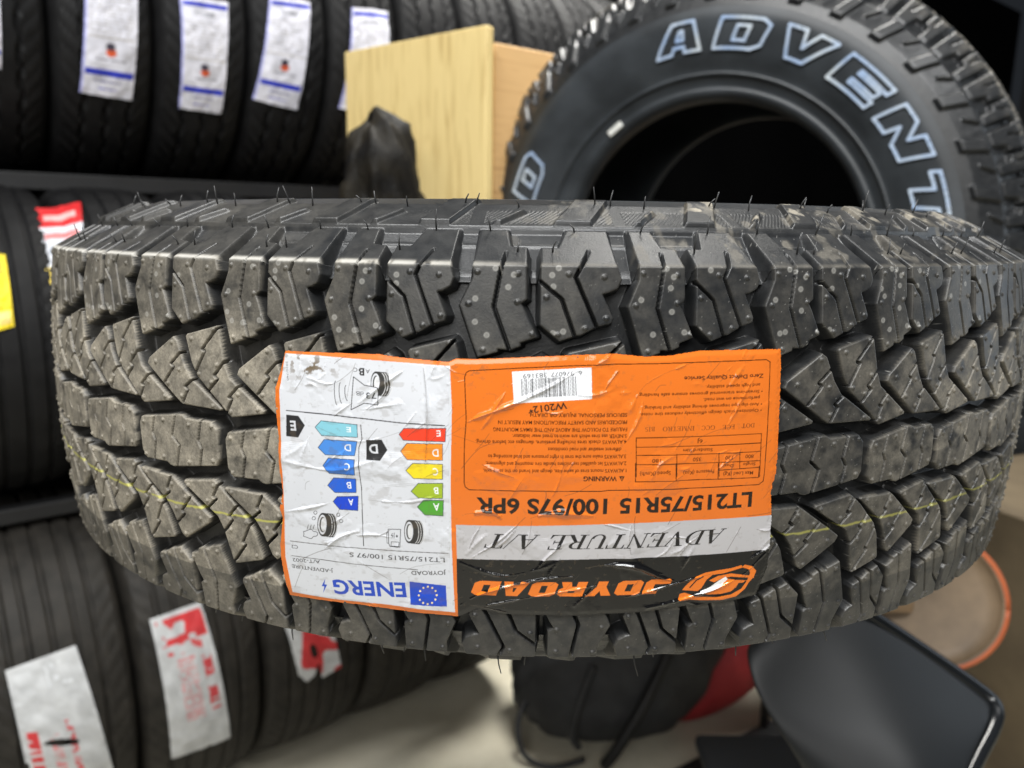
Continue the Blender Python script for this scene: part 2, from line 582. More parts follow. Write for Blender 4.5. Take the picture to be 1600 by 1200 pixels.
def tread_mask(T, Sv, p, d, h):
    a = np.abs(Sv)
    n1 = fbm(T * 26 + 40, Sv / 12 + 40, 3, 5)
    n2 = fbm(T * 90 + 70, Sv / 3.5 + 70, 9, 4)
    left = smoothstep(-0.12, -0.42, T)
    right = smoothstep(0.30, 0.75, T)
    lowrow = smoothstep(60, 46, Sv)
    dust = np.clip(0.10 + 1.0 * left * (0.40 + 0.60 * lowrow) + 0.34 * right * lowrow + 0.13 * lowrow + .10 * smoothstep(.35,.7,T), 0, 1)
    dust = dust * smoothstep(0.22, 0.62, n1 * 0.6 + n2 * 0.4 + 0.12 * left)
    dust = dust * np.where(h > -1.2, 1.0, 0.12)
    dust = np.where(Sv < -62, dust * 0.45, dust)
    # pale scuff along the shoulder edge on the left, powder smears on the sidewall
    edge = np.exp(-((Sv - 84.6) / 1.0) ** 2) * (d > -0.3)
    sm = smoothstep(0.60, 0.72, fbm(T * 40 + 11, Sv / 9 + 5, 21, 5)) * smoothstep(82, 90, Sv) * smoothstep(-0.1, 0.1, T)
    lump = smoothstep(0.48, 0.62, fbm(T * 60 + 3, Sv / 5 + 9, 33, 4)) * smoothstep(106, 110, Sv) * (TILE.sample(TILE.lug, p, Sv) > -0.3) * smoothstep(0.02, 0.2, T)
    face = 0.10 * smoothstep(84, 88, Sv) * left
    dust = np.where(Sv > 85.5, dust * .22, dust)
    dust = np.maximum(dust, edge * np.clip(0.25 + 0.75 * smoothstep(0.05, -0.2, T), 0, 1) * smoothstep(0.12, 0.42, n2) * 1.0)
    dust = np.clip(np.maximum.reduce([dust, sm * 0.3, lump * 0.8, face * smoothstep(.3, .6, n1)]), 0, 1)
    yl = np.exp(-((Sv + 30.3 + 0.8 * np.sin(T * 9) + 1.4 * (n2 - .5)) / 0.58) ** 4) * (h > -4.5) * smoothstep(0.12, 0.3, n2)
    yl = yl * np.where(T > 0, 0.5, 0.8)
    sp = np.zeros_like(T)
    pk, vk = p, Sv
    for (q, v) in SPOTS:
        j = np.where(np.abs(sf - v) < 2)[0]
        th_q = np.interp(q, KP, KT) if KP[0] <= q <= KP[-1] else (KT[0] + (q - KP[0]) * 0.16 if q < KP[0] else KT[-1] + (q - KP[-1]) * 0.16)
        i = np.where(np.abs(theta - th_q) < 0.008)[0]
        if not len(i) or not len(j): continue
        sl = np.ix_(i, j)
        dd = np.hypot((T[sl] - th_q) * 345, Sv[sl] - v)
        ring = np.maximum(smoothstep(1.1, 0.8, dd) * 0.30, np.exp(-((dd - 0.9) / 0.28) ** 2) * 0.48)
        sp[sl] = np.maximum(sp[sl], ring * (d[sl] > 0.4))
    # salt-like specks on the right
    speck = (RNG.random(T.shape) > 0.9975) * smoothstep(-0.15, 0.35, T) * 0.55
    sp = np.maximum(sp, speck)
    sp = np.maximum(sp, edge * smoothstep(0.04, -0.2, T) * smoothstep(.2, .5, n2) * .8)
    # each moulded pitch took the dirt a little differently
    dust = np.clip(dust * (.72 + .56 * vnoise(np.floor(p * 2) * 3.7 + 100, np.floor((Sv + 130) / 32) * 5.3, 6)), 0, 1)
    return np.stack([dust, yl, sp, np.ones_like(T)], -1)


link('tread', tyre_tread('tread', theta, sf, tread_mask), M_DUSTY, tyre)
r130 = float(profile(np.array([130.]))[0][0])
z130 = float(profile(np.array([130.]))[1][0])
up = smooth_poly([(r130, z130 - .05), (276, 111.4), (256, 107.5), (225, 99), (205, 94), (196, 92), (189, 86), (190, 76), (205, 78), (250, 92), (300, 94), (325, 80), (333, 45), (335, 0)])
low = [(r, -z) for r, z in up][::-1]
link('sidewall', revolve('sidewall', up + low[1:], 260), M_SIDE, tyre)

# vent hairs: moulding whiskers of the shoulder, every one its own part
hair_protos = []
for k in range(6):
    bm = bmesh.new()
    L = 0.0040 + 0.0008 * k
    b1, b2 = random.uniform(-.0022, .0022), random.uniform(-.0022, .0022)
    add_tube(bm, [(0, 0, -.0006), (b1 * .2, b2 * .2, L * .45), (b1, b2, L)], [.00042, .00034, .00024], 6)
    hair_protos.append(bm_mesh('vent_hair', bm, True))


def theta_of_phase(q):
    if q < KP[0]: return KT[0] + (q - KP[0]) * 0.1606
    if q > KP[-1]: return KT[-1] + (q - KP[-1]) * 0.1606
    return float(np.interp(q, KP, KT))


def hair(q, s, tilt_up, jitter=0.25):
    th = theta_of_phase(q)
    sA = np.array([s], float)
    r, z, nr, nz = [float(a[0]) for a in profile(sA)]
    h = float(tread_height(np.array([float(phase_of(np.array(th)))]), sA)[0][0])
    pos = Vector(((r + h * nr) * math.sin(th), -(r + h * nr) * math.cos(th), z + h * nz)) / 1000
    nn = Vector((nr * math.sin(th), -nr * math.cos(th), nz))
    d = (nn + Vector((random.uniform(-jitter, jitter), random.uniform(-jitter, jitter) * 0.5, tilt_up))).normalized()
    o = bpy.data.objects.new('vent_hair', random.choice(hair_protos))
    COL.objects.link(o)
    if not o.data.materials: o.data.materials.append(M_HAIR)
    o.parent = tyre
    o.location = pos
    o.rotation_euler = d.to_track_quat('Z', 'Y').to_euler()
    s_ = random.uniform(0.8, 1.25)
    o.scale = (1, 1, s_)


nh = 0
for k in range(-5, 6):
    for q, s, t in [(.36, 90.5, 0.9), (.55, 90.5, 0.9), (.17, 100.5, 1.0), (.74, 100.5, 1.0), (-.08, 118.5, .6), (.02, 121, .5), (.35, 119, .6)]:
        if nh < 78 and random.random() < 0.97:
            hair(k + q + random.uniform(-.02, .02), s, t)
            nh += 1
for k in range(-3, 5):
    for q in (-.36, -.55, -.74):
        if nh < 99 and random.random() < 0.92:
            hair(k + q + random.uniform(-.03, .03), -99, -1.2, 0.15)
            nh += 1


# ------------------------------------------------------------------ printed label: raster helper
class Raster:
    """print colours of a sheet, in sheet millimetres, computed at twice the mesh step"""

    def __init__(self, x0, x1, y0, y1, step, base):
        self.x0, self.y0, self.h = x0, y0, step / 2
        self.nx, self.ny = int(round((x1 - x0) / step)) * 2, int(round((y1 - y0) / step)) * 2
        self.img = np.empty((self.nx, self.ny, 3), np.float32)
        self.img[:] = base
        self.gx = x0 + (np.arange(self.nx) + .5) * self.h
        self.gy = y0 + (np.arange(self.ny) + .5) * self.h

    def poly(self, pts, color, alpha=1.0):
        pts = [tuple(map(float, p)) for p in pts]
        xs, ys = [p[0] for p in pts], [p[1] for p in pts]
        i0, i1 = max(int((min(xs) - self.x0) / self.h), 0), min(int((max(xs) - self.x0) / self.h) + 1, self.nx)
        j0, j1 = max(int((min(ys) - self.y0) / self.h), 0), min(int((max(ys) - self.y0) / self.h) + 1, self.ny)
        if i1 <= i0 or j1 <= j0: return
        X, Y = self.gx[i0:i1, None], self.gy[None, j0:j1]
        ins = np.zeros((i1 - i0, j1 - j0), bool)
        for (xa, ya), (xb, yb) in zip(pts, pts[1:] + pts[:1]):
            if ya == yb: continue
            c = (ya > Y) != (yb > Y)
            ins ^= c & (X < (xb - xa) * (Y - ya) / (yb - ya) + xa)
        sub = self.img[i0:i1, j0:j1]
        sub[ins] = sub[ins] * (1 - alpha) + np.array(color, np.float32) * alpha

    def line(self, pts, w, color, alpha=1.0):
        for a, b in zip(pts, pts[1:]):
            a, b = np.array(a, float), np.array(b, float)
            d = b - a
            L = np.hypot(*d)
            if L < 1e-6: continue
            d = d / L
            n = np.array([-d[1], d[0]]) * w / 2
            e = d * w * 0.3
            self.poly([a + n - e, b + n + e, b - n + e, a - n - e], color, alpha)

    def result(self):
        return self.img.reshape(self.nx // 2, 2, self.ny // 2, 2, 3).mean((1, 3))


def text_tris(body, bold=0.0, shear=0.0, spacing=1.0):
    cu = bpy.data.curves.new('tmp_text', 'FONT')
    cu.body = body
    cu.size = 1.0
    cu.offset = bold
    cu.shear = shear
    cu.space_character = spacing
    cu.resolution_u = 3
    ob = bpy.data.objects.new('tmp_text', cu)
    COL.objects.link(ob)
    dg = bpy.context.evaluated_depsgraph_get()
    me = ob.evaluated_get(dg).to_mesh()
    me.calc_loop_triangles()
    co = np.array([v.co[:2] for v in me.vertices]) if len(me.vertices) else np.zeros((0, 2))
    tr = np.array([t.vertices[:] for t in me.loop_triangles], int) if len(me.loop_triangles) else np.zeros((0, 3), int)
    ob.evaluated_get(dg).to_mesh_clear()
    bpy.data.objects.remove(ob)
    bpy.data.curves.remove(cu)
    return co, tr


CAPH = None


def put_text(ra, body, start, end, cap, color, bold=0.0, shear=0.0, alpha=1.0, spacing=1.0):
    """baseline from start to end (sheet mm), capital height cap"""
    global CAPH
    if CAPH is None:
        c, _ = text_tris('H')
        CAPH = c[:, 1].max()
    co, tr = text_tris(body, bold, shear, spacing)
    if not len(co): return
    st, en = np.array(start, float), np.array(end, float)
    d = en - st
    n = np.array([-d[1], d[0]]) / np.hypot(*d)
    x0, x1 = co[:, 0].min(), co[:, 0].max()
    q = st + ((co[:, 0] - x0) / (x1 - x0))[:, None] * d + (co[:, 1] / CAPH * cap)[:, None] * n
    for t in tr:
        ra.poly(q[t], color, alpha)


def put_poly_letter(ra, outer, holes, start, end, cap, x0, x1, color, bg, shear=0.0):
    st, en = np.array(start, float), np.array(end, float)
    d = en - st
    n = np.array([-d[1], d[0]]) / np.hypot(*d) * cap
    f = lambda p: st + d * (x0 + (x1 - x0) * p[0] + shear * (p[1] - .5)) + n * p[1]
    ra.poly([f(p) for p in outer], color)
    for h in holes:
        ra.poly([f(p) for p in h], bg)


BLOCK_LETTERS = {
    'J': ([(.42, 1), (1, 1), (1, .18), (.84, 0), (.12, 0), (0, .14), (0, .36), (.40, .36), (.42, .34), (.62, .34), (.62, .74), (.42, .74)], []),
    'O': ([(.16, 0), (0, .16), (0, .84), (.16, 1), (.84, 1), (1, .84), (1, .16), (.84, 0)], [[(.38, .25), (.62, .25), (.62, .75), (.38, .75)]]),
    'Y': ([(0, 1), (.38, 1), (.5, .66), (.62, 1), (1, 1), (.69, .38), (.69, 0), (.31, 0), (.31, .38)], []),
    'R': ([(0, 0), (0, 1), (.84, 1), (1, .85), (1, .5), (.86, .40), (1, 0), (.62, 0), (.54, .33), (.37, .33), (.37, 0)], [[(.37, .58), (.63, .58), (.63, .76), (.37, .76)]]),
    'A': ([(0, 0), (.28, 1), (.72, 1), (1, 0), (.65, 0), (.61, .2), (.39, .2), (.35, 0)], [[(.43, .42), (.57, .42), (.53, .72), (.47, .72)]]),
    'D': ([(0, 0), (0, 1), (.82, 1), (1, .84), (1, .16), (.82, 0)], [[(.37, .26), (.63, .26), (.63, .74), (.37, .74)]]),
    'V': ([(0, 1), (.36, 1), (.5, .42), (.64, 1), (1, 1), (.69, 0), (.31, 0)], []),
    'E': ([(0, 0), (0, 1), (1, 1), (1, .74), (.37, .74), (.37, .63), (.92, .63), (.92, .39), (.37, .39), (.37, .26), (1, .26), (1, 0)], []),
    'N': ([(0, 0), (0, 1), (.36, 1), (.64, .5), (.64, 1), (1, 1), (1, 0), (.64, 0), (.36, .5), (.36, 0)], []),
    'T': ([(0, 1), (1, 1), (1, .72), (.68, .72), (.68, 0), (.32, 0), (.32, .72), (0, .72)], []),
    'U': ([(0, 1), (0, .16), (.16, 0), (.84, 0), (1, .16), (1, 1), (.64, 1), (.64, .28), (.36, .28), (.36, 1)], []),
    '/': ([(0, 0), (.6, 1), (1, 1), (.4, 0)], []),
}


def bar(x0, y0, x1, y1, w):
    d = np.array([x1 - x0, y1 - y0], float)
    d /= np.hypot(*d)
    n = np.array([-d[1], d[0]]) * w / 2
    return [(x0 + n[0], y0 + n[1]), (x1 + n[0], y1 + n[1]), (x1 - n[0], y1 - n[1]), (x0 - n[0], y0 - n[1])]


def hb(x0, x1, y, w=.055): return [(x0, y), (x1, y), (x1, y + w), (x0, y + w)]


def vstem(x, w, y0=0, y1=1): return [(x, y0), (x + w, y0), (x + w, y1), (x, y1)]


def ringp(cx, cy, rx, ry, a0, a1, wo, n=14):
    o = [(cx + rx * math.cos(a0 + (a1 - a0) * k / n), cy + ry * math.sin(a0 + (a1 - a0) * k / n)) for k in range(n + 1)]
    i = [(cx + (rx - wo) * math.cos(a0 + (a1 - a0) * k / n), cy + (ry - .06) * math.sin(a0 + (a1 - a0) * k / n)) for k in range(n + 1)]
    return o + i[::-1]


SERIF = {   # width, polygons (roman capitals with thick and thin strokes)
    'A': (.86, [[(.08, 0), (.14, 0), (.44, .94), (.40, 1.0)], [(.36, 1), (.50, 1), (.82, 0), (.62, 0)], hb(.2, .66, .3), hb(0, .26, 0), hb(.52, .9, 0)]),
    'D': (.84, [vstem(.12, .15), ringp(.32, .5, .50, .5, -math.pi / 2, math.pi / 2, .16), hb(0, .36, 0), hb(0, .36, .945)]),
    'V': (.86, [[(.06, 1), (.26, 1), (.52, .12), (.46, 0), (.42, 0)], [(.44, 0), (.5, 0), (.78, 1), (.72, 1)], hb(-.02, .36, .945), hb(.6, .9, .945)]),
    'E': (.74, [vstem(.12, .15), hb(0, .66, 0), hb(0, .64, .945), hb(.2, .5, .48), vstem(.46, .05, .38, .64), [(.6, .75), (.64, .75), (.64, 1), (.56, 1)], [(.56, 0), (.70, 0), (.72, .27), (.68, .27)]]),
    'N': (.88, [vstem(.12, .055), vstem(.70, .055), [(.08, 1), (.26, 1), (.755, .06), (.755, 0), (.70, 0)], hb(0, .3, 0), hb(.0, .22, .945), hb(.58, .88, .945)]),
    'T': (.78, [vstem(.30, .16), hb(.0, .76, .945), [(0, .72), (.04, .72), (.10, 1), (0, 1)], [(.72, .72), (.76, .72), (.76, 1), (.66, 1)], hb(.18, .58, 0)]),
    'U': (.86, [vstem(.12, .15, .28, 1), vstem(.70, .055, .28, 1), ringp(.435, .30, .315, .31, math.pi, 2 * math.pi, .13), hb(0, .38, .945), hb(.58, .88, .945)]),
    'R': (.84, [vstem(.12, .15), ringp(.36, .74, .31, .26, -math.pi / 2, math.pi / 2, .15), hb(.2, .38, .945), hb(.2, .38, .48), hb(0, .38, 0), hb(0, .3, .945),
                [(.36, .5), (.52, .5), (.84, .0), (.64, 0)], hb(.64, .9, 0)]),
    '/': (.44, [[(0, -.02), (.05, -.02), (.42, 1.02), (.37, 1.02)]]),
    ' ': (.40, []),
    'O': (.9, [ringp(.44, .5, .42, .51, 0, 2 * math.pi, .15, 28)]),
    'C': (.82, [ringp(.44, .5, .42, .51, .75, 2 * math.pi - .75, .15, 24), vstem(.72, .04, .66, 1)]),
    'G': (.9, [ringp(.44, .5, .42, .51, .75, 2 * math.pi - .6, .15, 24), vstem(.72, .04, .66, 1), vstem(.68, .14, .05, .42), hb(.56, .92, .40)]),
    'I': (.42, [vstem(.14, .15), hb(.02, .42, 0), hb(.02, .42, .945)]),
    'M': (1.05, [vstem(.12, .055), vstem(.78, .15), [(.08, 1), (.26, 1), (.54, .1), (.48, 0)], [(.48, 0), (.53, 0), (.86, 1), (.80, 1)], hb(0, .3, 0), hb(.66, 1.04, 0), hb(0, .2, .945), hb(.82, 1.04, .945)]),
    'B': (.78, [vstem(.12, .15), ringp(.36, .74, .28, .26, -math.pi / 2, math.pi / 2, .14), ringp(.36, .26, .34, .27, -math.pi / 2, math.pi / 2, .15), hb(0, .4, .945), hb(0, .4, 0), hb(.2, .4, .48)]),
    'S': (.66, [ringp(.32, .74, .26, .27, .3, math.pi * 1.5, .12, 16), ringp(.32, .25, .28, .26, -math.pi * .9, math.pi / 2, .13, 16)]),
}


def put_serif(ra, body, start, end, cap, color, shear=0.0):
    tot = sum(SERIF[c][0] + .04 for c in body)
    st, en = np.array(start, float), np.array(end, float)
    d = (en - st) / tot
    n = np.array([-(en - st)[1], (en - st)[0]]) / np.hypot(*(en - st)) * cap
    x = 0
    for c in body:
        w, polys = SERIF[c]
        for q in polys:
            ra.poly([st + d * (x + a + shear * b_) + n * b_ for a, b_ in q], color)
        x += w + .04


# ------------------------------------------------------------------ the paper label
LX0, LX1, LY0, LY1, LSTEP = -122.0, 108.0, -74.0, 54.0, 0.2
RLAB = 352.0
C_OR, C_WH, C_BK = (0.66, 0.155, 0.02), (0.57, 0.585, 0.62), (0.006, 0.006, 0.0065)


def label_at(px, py):
    """where a point measured on the photograph lies on the cylindrical label, in label millimetres"""
    d = ray(px, py)
    o = CAM * 1000 - np.array([0, 0, 1000.0])
    R0 = RLAB
    for _ in range(4):
        A = d[0] ** 2 + d[1] ** 2
        B = 2 * (o[0] * d[0] + o[1] * d[1])
        C = o[0] ** 2 + o[1] ** 2 - R0 * R0
        t = (-B - math.sqrt(max(B * B - 4 * A * C, 0))) / (2 * A)
        p = o + t * d
        R0 = RLAB - p[2] ** 2 / 1200
    return np.array([math.atan2(p[0], -p[1]) * RLAB, p[2]])


def zz(ox, oy, s):
    return lambda *pts: [label_at(ox + x / s, oy + y / s) for x, y in pts]


zA, zB, zC, zD, zE, zF = zz(420, 540, 5.3333), zz(420, 750, 5.3333), zz(700, 540, 6.1538), zz(960, 540, 5.852), zz(700, 720, 5.0), zz(950, 720, 5.0)
zG, zH, zP = zz(500, 290, 2.6667), zz(500, 700, 2.6667), zz(0, 0, 1)
PXMM = 0.258           # millimetres per photo pixel on the label

ra = Raster(LX0, LX1, LY0, LY1, LSTEP, C_OR)
# grounds
ra.poly(zP((445, 552), (500, 556), (600, 564), (703, 572), (706, 640), (704, 760), (706, 860), (711, 957), (600, 944), (520, 936), (457, 925), (446, 870), (444, 800), (441, 740), (437, 610)), C_WH)
ra.poly(zP((713.5, 873), (800, 875), (950, 873), (1080, 868), (1212, 856), (1212, 990), (900, 1000), (716, 990)), C_BK)
ra.poly(zP((712.5, 820), (800, 822), (950, 819), (1080, 813), (1212, 804.5), (1210, 857), (1080, 868), (950, 873), (800, 875), (714, 873)), (0.43, 0.42, 0.43))
T8 = (0.02, 0.02, 0.022)
# --- white half
ra.line(zA((145, 540), (480, 573), (800, 610), (1100, 645), (1465, 668)), .45, T8)
ra.line(zA((765, 660), (776, 780), (750, 850), (752, 1000), (764, 1130)) + zB((772, 60), (778, 250), (790, 550)), .35, T8)
ra.line(zB((178, 508), (500, 545), (900, 580), (1495, 612)), .35, (.12, .12, .12))
ra.line(zB((190, 630), (450, 665), (800, 710), (1240, 748)), .35, (.12, .12, .12))


def arrow(pts, col, ch, cpos, csize):
    ra.poly(pts, col)
    ra.line(pts + pts[:1], .28, (.03, .05, .07))
    put_text(ra, ch, cpos[0], cpos[1], csize, (.75, .77, .78), .012)


arrow(zA((385, 680), (435, 626), (735, 660), (738, 765), (440, 750)), lin(125, 185, 200), 'E', zA((682, 680), (645, 678)), 45 / 5.333 * PXMM)
arrow(zA((410, 850), (460, 782), (735, 800), (715, 918), (470, 910)), lin(70, 130, 205), 'D', zA((682, 825), (628, 822)), 58 / 5.333 * PXMM)
arrow(zA((450, 1000), (495, 936), (715, 950), (718, 1078), (505, 1065)), lin(55, 115, 200), 'C', zA((680, 980), (635, 978)), 58 / 5.333 * PXMM)
arrow(zB((490, 45), (540, -18), (725, -10), (728, 105), (550, 105)), lin(35, 90, 195), 'B', zB((682, 18), (645, 18)), 58 / 5.333 * PXMM)
arrow(zB((535, 180), (570, 138), (745, 135), (742, 255), (590, 245)), lin(25, 65, 190), 'A', zB((702, 160), (660, 158)), 58 / 5.333 * PXMM)
arrow(zA((1085, 740), (1125, 690), (1475, 690), (1470, 802), (1120, 790)), lin(222, 62, 35), 'E', zA((1430, 708), (1395, 708)), 50 / 5.333 * PXMM)
arrow(zA((1098, 880), (1150, 815), (1448, 820), (1448, 957), (1155, 950)), lin(226, 135, 30), 'D', zA((1412, 865), (1360, 865)), 62 / 5.333 * PXMM)
arrow(zA((1143, 1040), (1200, 980), (1448, 990), (1448, 1115), (1205, 1108)), lin(222, 200, 35), 'C', zA((1408, 1022), (1365, 1022)), 62 / 5.333 * PXMM)
arrow(zB((1185, 95), (1245, 28), (1450, 28), (1448, 155), (1245, 150)), lin(150, 172, 40), 'B', zB((1410, 62), (1372, 62)), 58 / 5.333 * PXMM)
arrow(zB((1237, 225), (1290, 168), (1455, 170), (1452, 300), (1300, 292)), lin(75, 150, 48), 'A', zB((1420, 195), (1368, 195)), 65 / 5.333 * PXMM)
ra.poly(zA((145, 575), (245, 585), (300, 665), (245, 765), (145, 755)), T8)
put_text(ra, 'E', *zA((222, 630), (175, 628)), 82 / 5.333 * PXMM, C_WH, .03)
ra.poly(zA((810, 785), (940, 785), (988, 870), (930, 958), (815, 950)), T8)
put_text(ra, 'D', *zA((905, 825), (832, 825)), 75 / 5.333 * PXMM, C_WH, .03)
put_text(ra, 'A', *zA((842, 198), (805, 196)), 34 / 5.333 * PXMM, T8)
put_text(ra, 'B', *zA((795, 190), (748, 188)), 60 / 5.333 * PXMM, T8, .03)
put_text(ra, 'C', *zA((738, 186), (705, 184)), 34 / 5.333 * PXMM, T8)


def tyre_icon(cx, cy, z, sc=1.0):
    el = lambda x, rx, ry: [(cx + x + rx * math.cos(t * math.pi / 12) * sc, cy + ry * math.sin(t * math.pi / 12) * sc) for t in range(24)]
    body = [(cx + 42 * sc * math.cos(t), cy + 100 * sc * math.sin(t)) for t in np.linspace(math.pi / 2, 3 * math.pi / 2, 14)] + \
           [(cx + 85 * sc + 42 * sc * math.cos(t), cy + 8 * sc + 100 * sc * math.sin(t)) for t in np.linspace(-math.pi / 2, math.pi / 2, 14)]
    ra.poly(z(*body), (.03, .03, .03))
    for k in (52, 72, 92, 110):
        ra.line(z(*[(cx + (k - 8) * sc + 40 * sc * math.cos(t), cy + 7 * sc + 94 * sc * math.sin(t)) for t in np.linspace(-1.35, 1.35, 14)]), .22, (.62, .62, .62))
    ra.poly(z(*el(0, 36, 84)), C_WH)
    ra.poly(z(*el(2, 26, 66)), (.05, .05, .05))
    ra.poly(z(*el(8, 20, 58)), (.6, .61, .62))


tyre_icon(890, 315, zA, 1.0)
ra.poly(zA((705, 260), (795, 330), (915, 350), (910, 495), (795, 480), (685, 535)), C_WH)
ra.line(zA((705, 260), (795, 330), (915, 350), (910, 495), (795, 480), (685, 535), (705, 260)), .35, T8)
put_text(ra, '73', *zA((895, 392), (812, 390)), 52 / 5.333 * PXMM, T8, .012)
put_text(ra, 'dB', *zA((790, 384), (726, 380)), 36 / 5.333 * PXMM, T8)
for x, hh in ((655, 65), (608, 88), (568, 102)):
    ra.line(zA(*[(x - 18 * math.cos(t) + 6 * math.sin(t) - 4, 395 + hh * math.sin(t)) for t in np.linspace(-1.4, 1.4, 9)]), .3, T8)
put_text(ra, '2020/740', *zA((140, 130), (150, 290)), 20 / 5.333 * PXMM, (.08, .08, .08))
tyre_icon(447, 372, zB, .98)
tyre_icon(1168, 430, zB, .98)
ra.line(zB((995, 410), (1098, 412), (1092, 560), (1010, 555), (1000, 530), (995, 410)), .3, T8)
ra.line(zB((1020, 515), (1085, 518), (1082, 555), (1018, 550), (1020, 515)), .25, T8)
ra.line(zB((995, 435), (982, 440), (985, 525), (1000, 530)), .25, T8)
ra.line(zB((1045, 440), (1043, 485)), .25, T8)
ra.line(zB((1030, 445), (1020, 465), (1034, 462), (1026, 482)), .25, T8)
ra.poly(zB((1065, 455), (1058, 470), (1068, 482), (1076, 468)), T8)
ra.line(zB(*[(342 + 58 * math.cos(t) + 8 * math.cos(4 * t), 450 + 34 * math.sin(t) + 5 * math.sin(5 * t)) for t in np.linspace(0, 6.283, 30)]), .28, T8)
for x in (318, 342, 368): ra.line(zB((x, 412), (x + 14, 372)), .25, T8)
for x, y in ((388, 272), (376, 318), (578, 290), (604, 342)):
    ra.line(zB(*[(x + 14 * math.cos(t), y + 14 * math.sin(t)) for t in np.linspace(0, 6.283, 10)]), .25, T8)
put_text(ra, 'LT215/75R15 100/97 S', *zB((1465, 650), (672, 602)), 42 / 5.333 * PXMM, (.03, .03, .035), .008)
put_text(ra, 'C2', *zB((240, 545), (185, 540)), 34 / 5.333 * PXMM, (.035, .035, .035), .008)
put_text(ra, 'JOYROAD', *zB((1476, 758), (1185, 758)), 38 / 5.333 * PXMM, (.03, .03, .03), .012)
put_text(ra, 'J-ADVENTURE', *zB((535, 745), (192, 702)), 36 / 5.333 * PXMM, (.035, .035, .035), .008)
put_text(ra, 'A/T-2002', *zB((425, 668), (195, 650)), 34 / 5.333 * PXMM, (.035, .035, .035), .008)
BLU = lin(30, 68, 175)
put_text(ra, 'ENERG', *zB((1135, 860), (528, 832)), 136 / 5.333 * PXMM, BLU, .028)
ra.poly(zB((470, 822), (440, 885), (462, 887), (452, 942), (486, 872), (464, 870)), BLU)
ra.poly(zB((1172, 846), (1475, 880), (1485, 1055), (1182, 1036)), lin(22, 66, 178))
for k in range(12):
    a = k * math.pi / 6
    cx, cy = 1325 + 74 * math.cos(a), 960 + 70 * math.sin(a)
    ra.poly(zB(*[(cx + (11 if j % 2 == 0 else 6) * math.sin(j * math.pi / 5), cy + (11 if j % 2 == 0 else 6) * math.cos(j * math.pi / 5)) for j in range(10)]), lin(240, 215, 150))

# --- orange half: frame, barcode, warnings
LNC = (.05, .015, .005)
ra.line(zC((175, 720), (160, 300), (175, 260), (205, 242), (700, 216), (1150, 196), (1560, 182)) + zD((0, 170), (400, 165), (900, 148), (1390, 128), (1425, 150), (1420, 300), (1395, 850))
        + zF((1222, 100), (1212, 160), (1180, 185), (700, 212), (0, 232)) + zE((1200, 239), (600, 236), (165, 226), (135, 205), (126, 170), (126, 20)) + zC((158, 940), (175, 720)), .38, LNC)
ra.poly(zC((615, 250), (1380, 210), (1385, 515), (635, 555)), (.74, .75, .78))
put_text(ra, '6', *zC((1285, 243), (1255, 246)), 42 / 6.1538 * PXMM, T8)
put_text(ra, '976077', *zC((1210, 248), (990, 258)), 42 / 6.1538 * PXMM, T8)
put_text(ra, '383169', *zC((950, 262), (720, 275)), 42 / 6.1538 * PXMM, T8)
x = 702
rb = random.Random(5)
while x < 1232:
    w = rb.choice([4, 4, 7, 11])
    t = (x - 702) / 530
    y0 = 322 - 26 * t
    ra.poly(zC((x, y0), (x + w, y0), (x + w + 8, y0 + 185), (x + 8, y0 + 185)), T8)
    x += w + rb.choice([5, 5, 8, 12])
put_text(ra, 'W2012*', *zC((1140, 542), (768, 592)), 64 / 6.1538 * PXMM, (.03, .02, .015), .02)
WT = [('SERIOUS PERSONAL INJURY OR DEATH.', 1280, 870, 948), ('PROCEDURES AND SAFETY PRECAUTIONS MAY RESULT IN', 1280, 742, 978),
      ("FAILURE TO FOLLOW THE ABOVE AND THE RMA'S MOUNTING", 1280, 722, 1008), ('5.NEVER use tires which are worn to tread wear indicator.', 1278, 800, 1036),
      ('4.ALWAYS check tires including pressure, damages etc before driving.', 1278, 648, 1060), ('different weather and road conditions', 1256, 950, 1092),
      ('3.ALWAYS make sure the tires in right pressure and load according to', 1276, 700, 1121), ('2.ALWAYS let qualified technicians handle tire mounting and alignment.', 1277, 690, 1150),
      ('1.ALWAYS mount tires of same size, design and brand on the same axle.', 1277, 680, 1180)]
for body, xs_, xe_, y in WT:
    put_text(ra, body, *zG((xs_, y), (xe_, y)), 15.5 / 2.6667 * PXMM, (.04, .012, .006), .014)
put_text(ra, 'WARNING', *zH((1238, 119), (1098, 119)), 20 / 2.6667 * PXMM, (.05, .02, .01), .03)
ra.poly(zH((1270, 118), (1246, 118), (1258, 140)), (.04, .02, .01))
ra.line(zH((1258, 122), (1258, 132)), .3, C_OR)
put_text(ra, 'LT215/75R15 100/97S 6PR', *zP((1176, 769), (744, 778)), 24 * PXMM, (.022, .014, .010), .032)
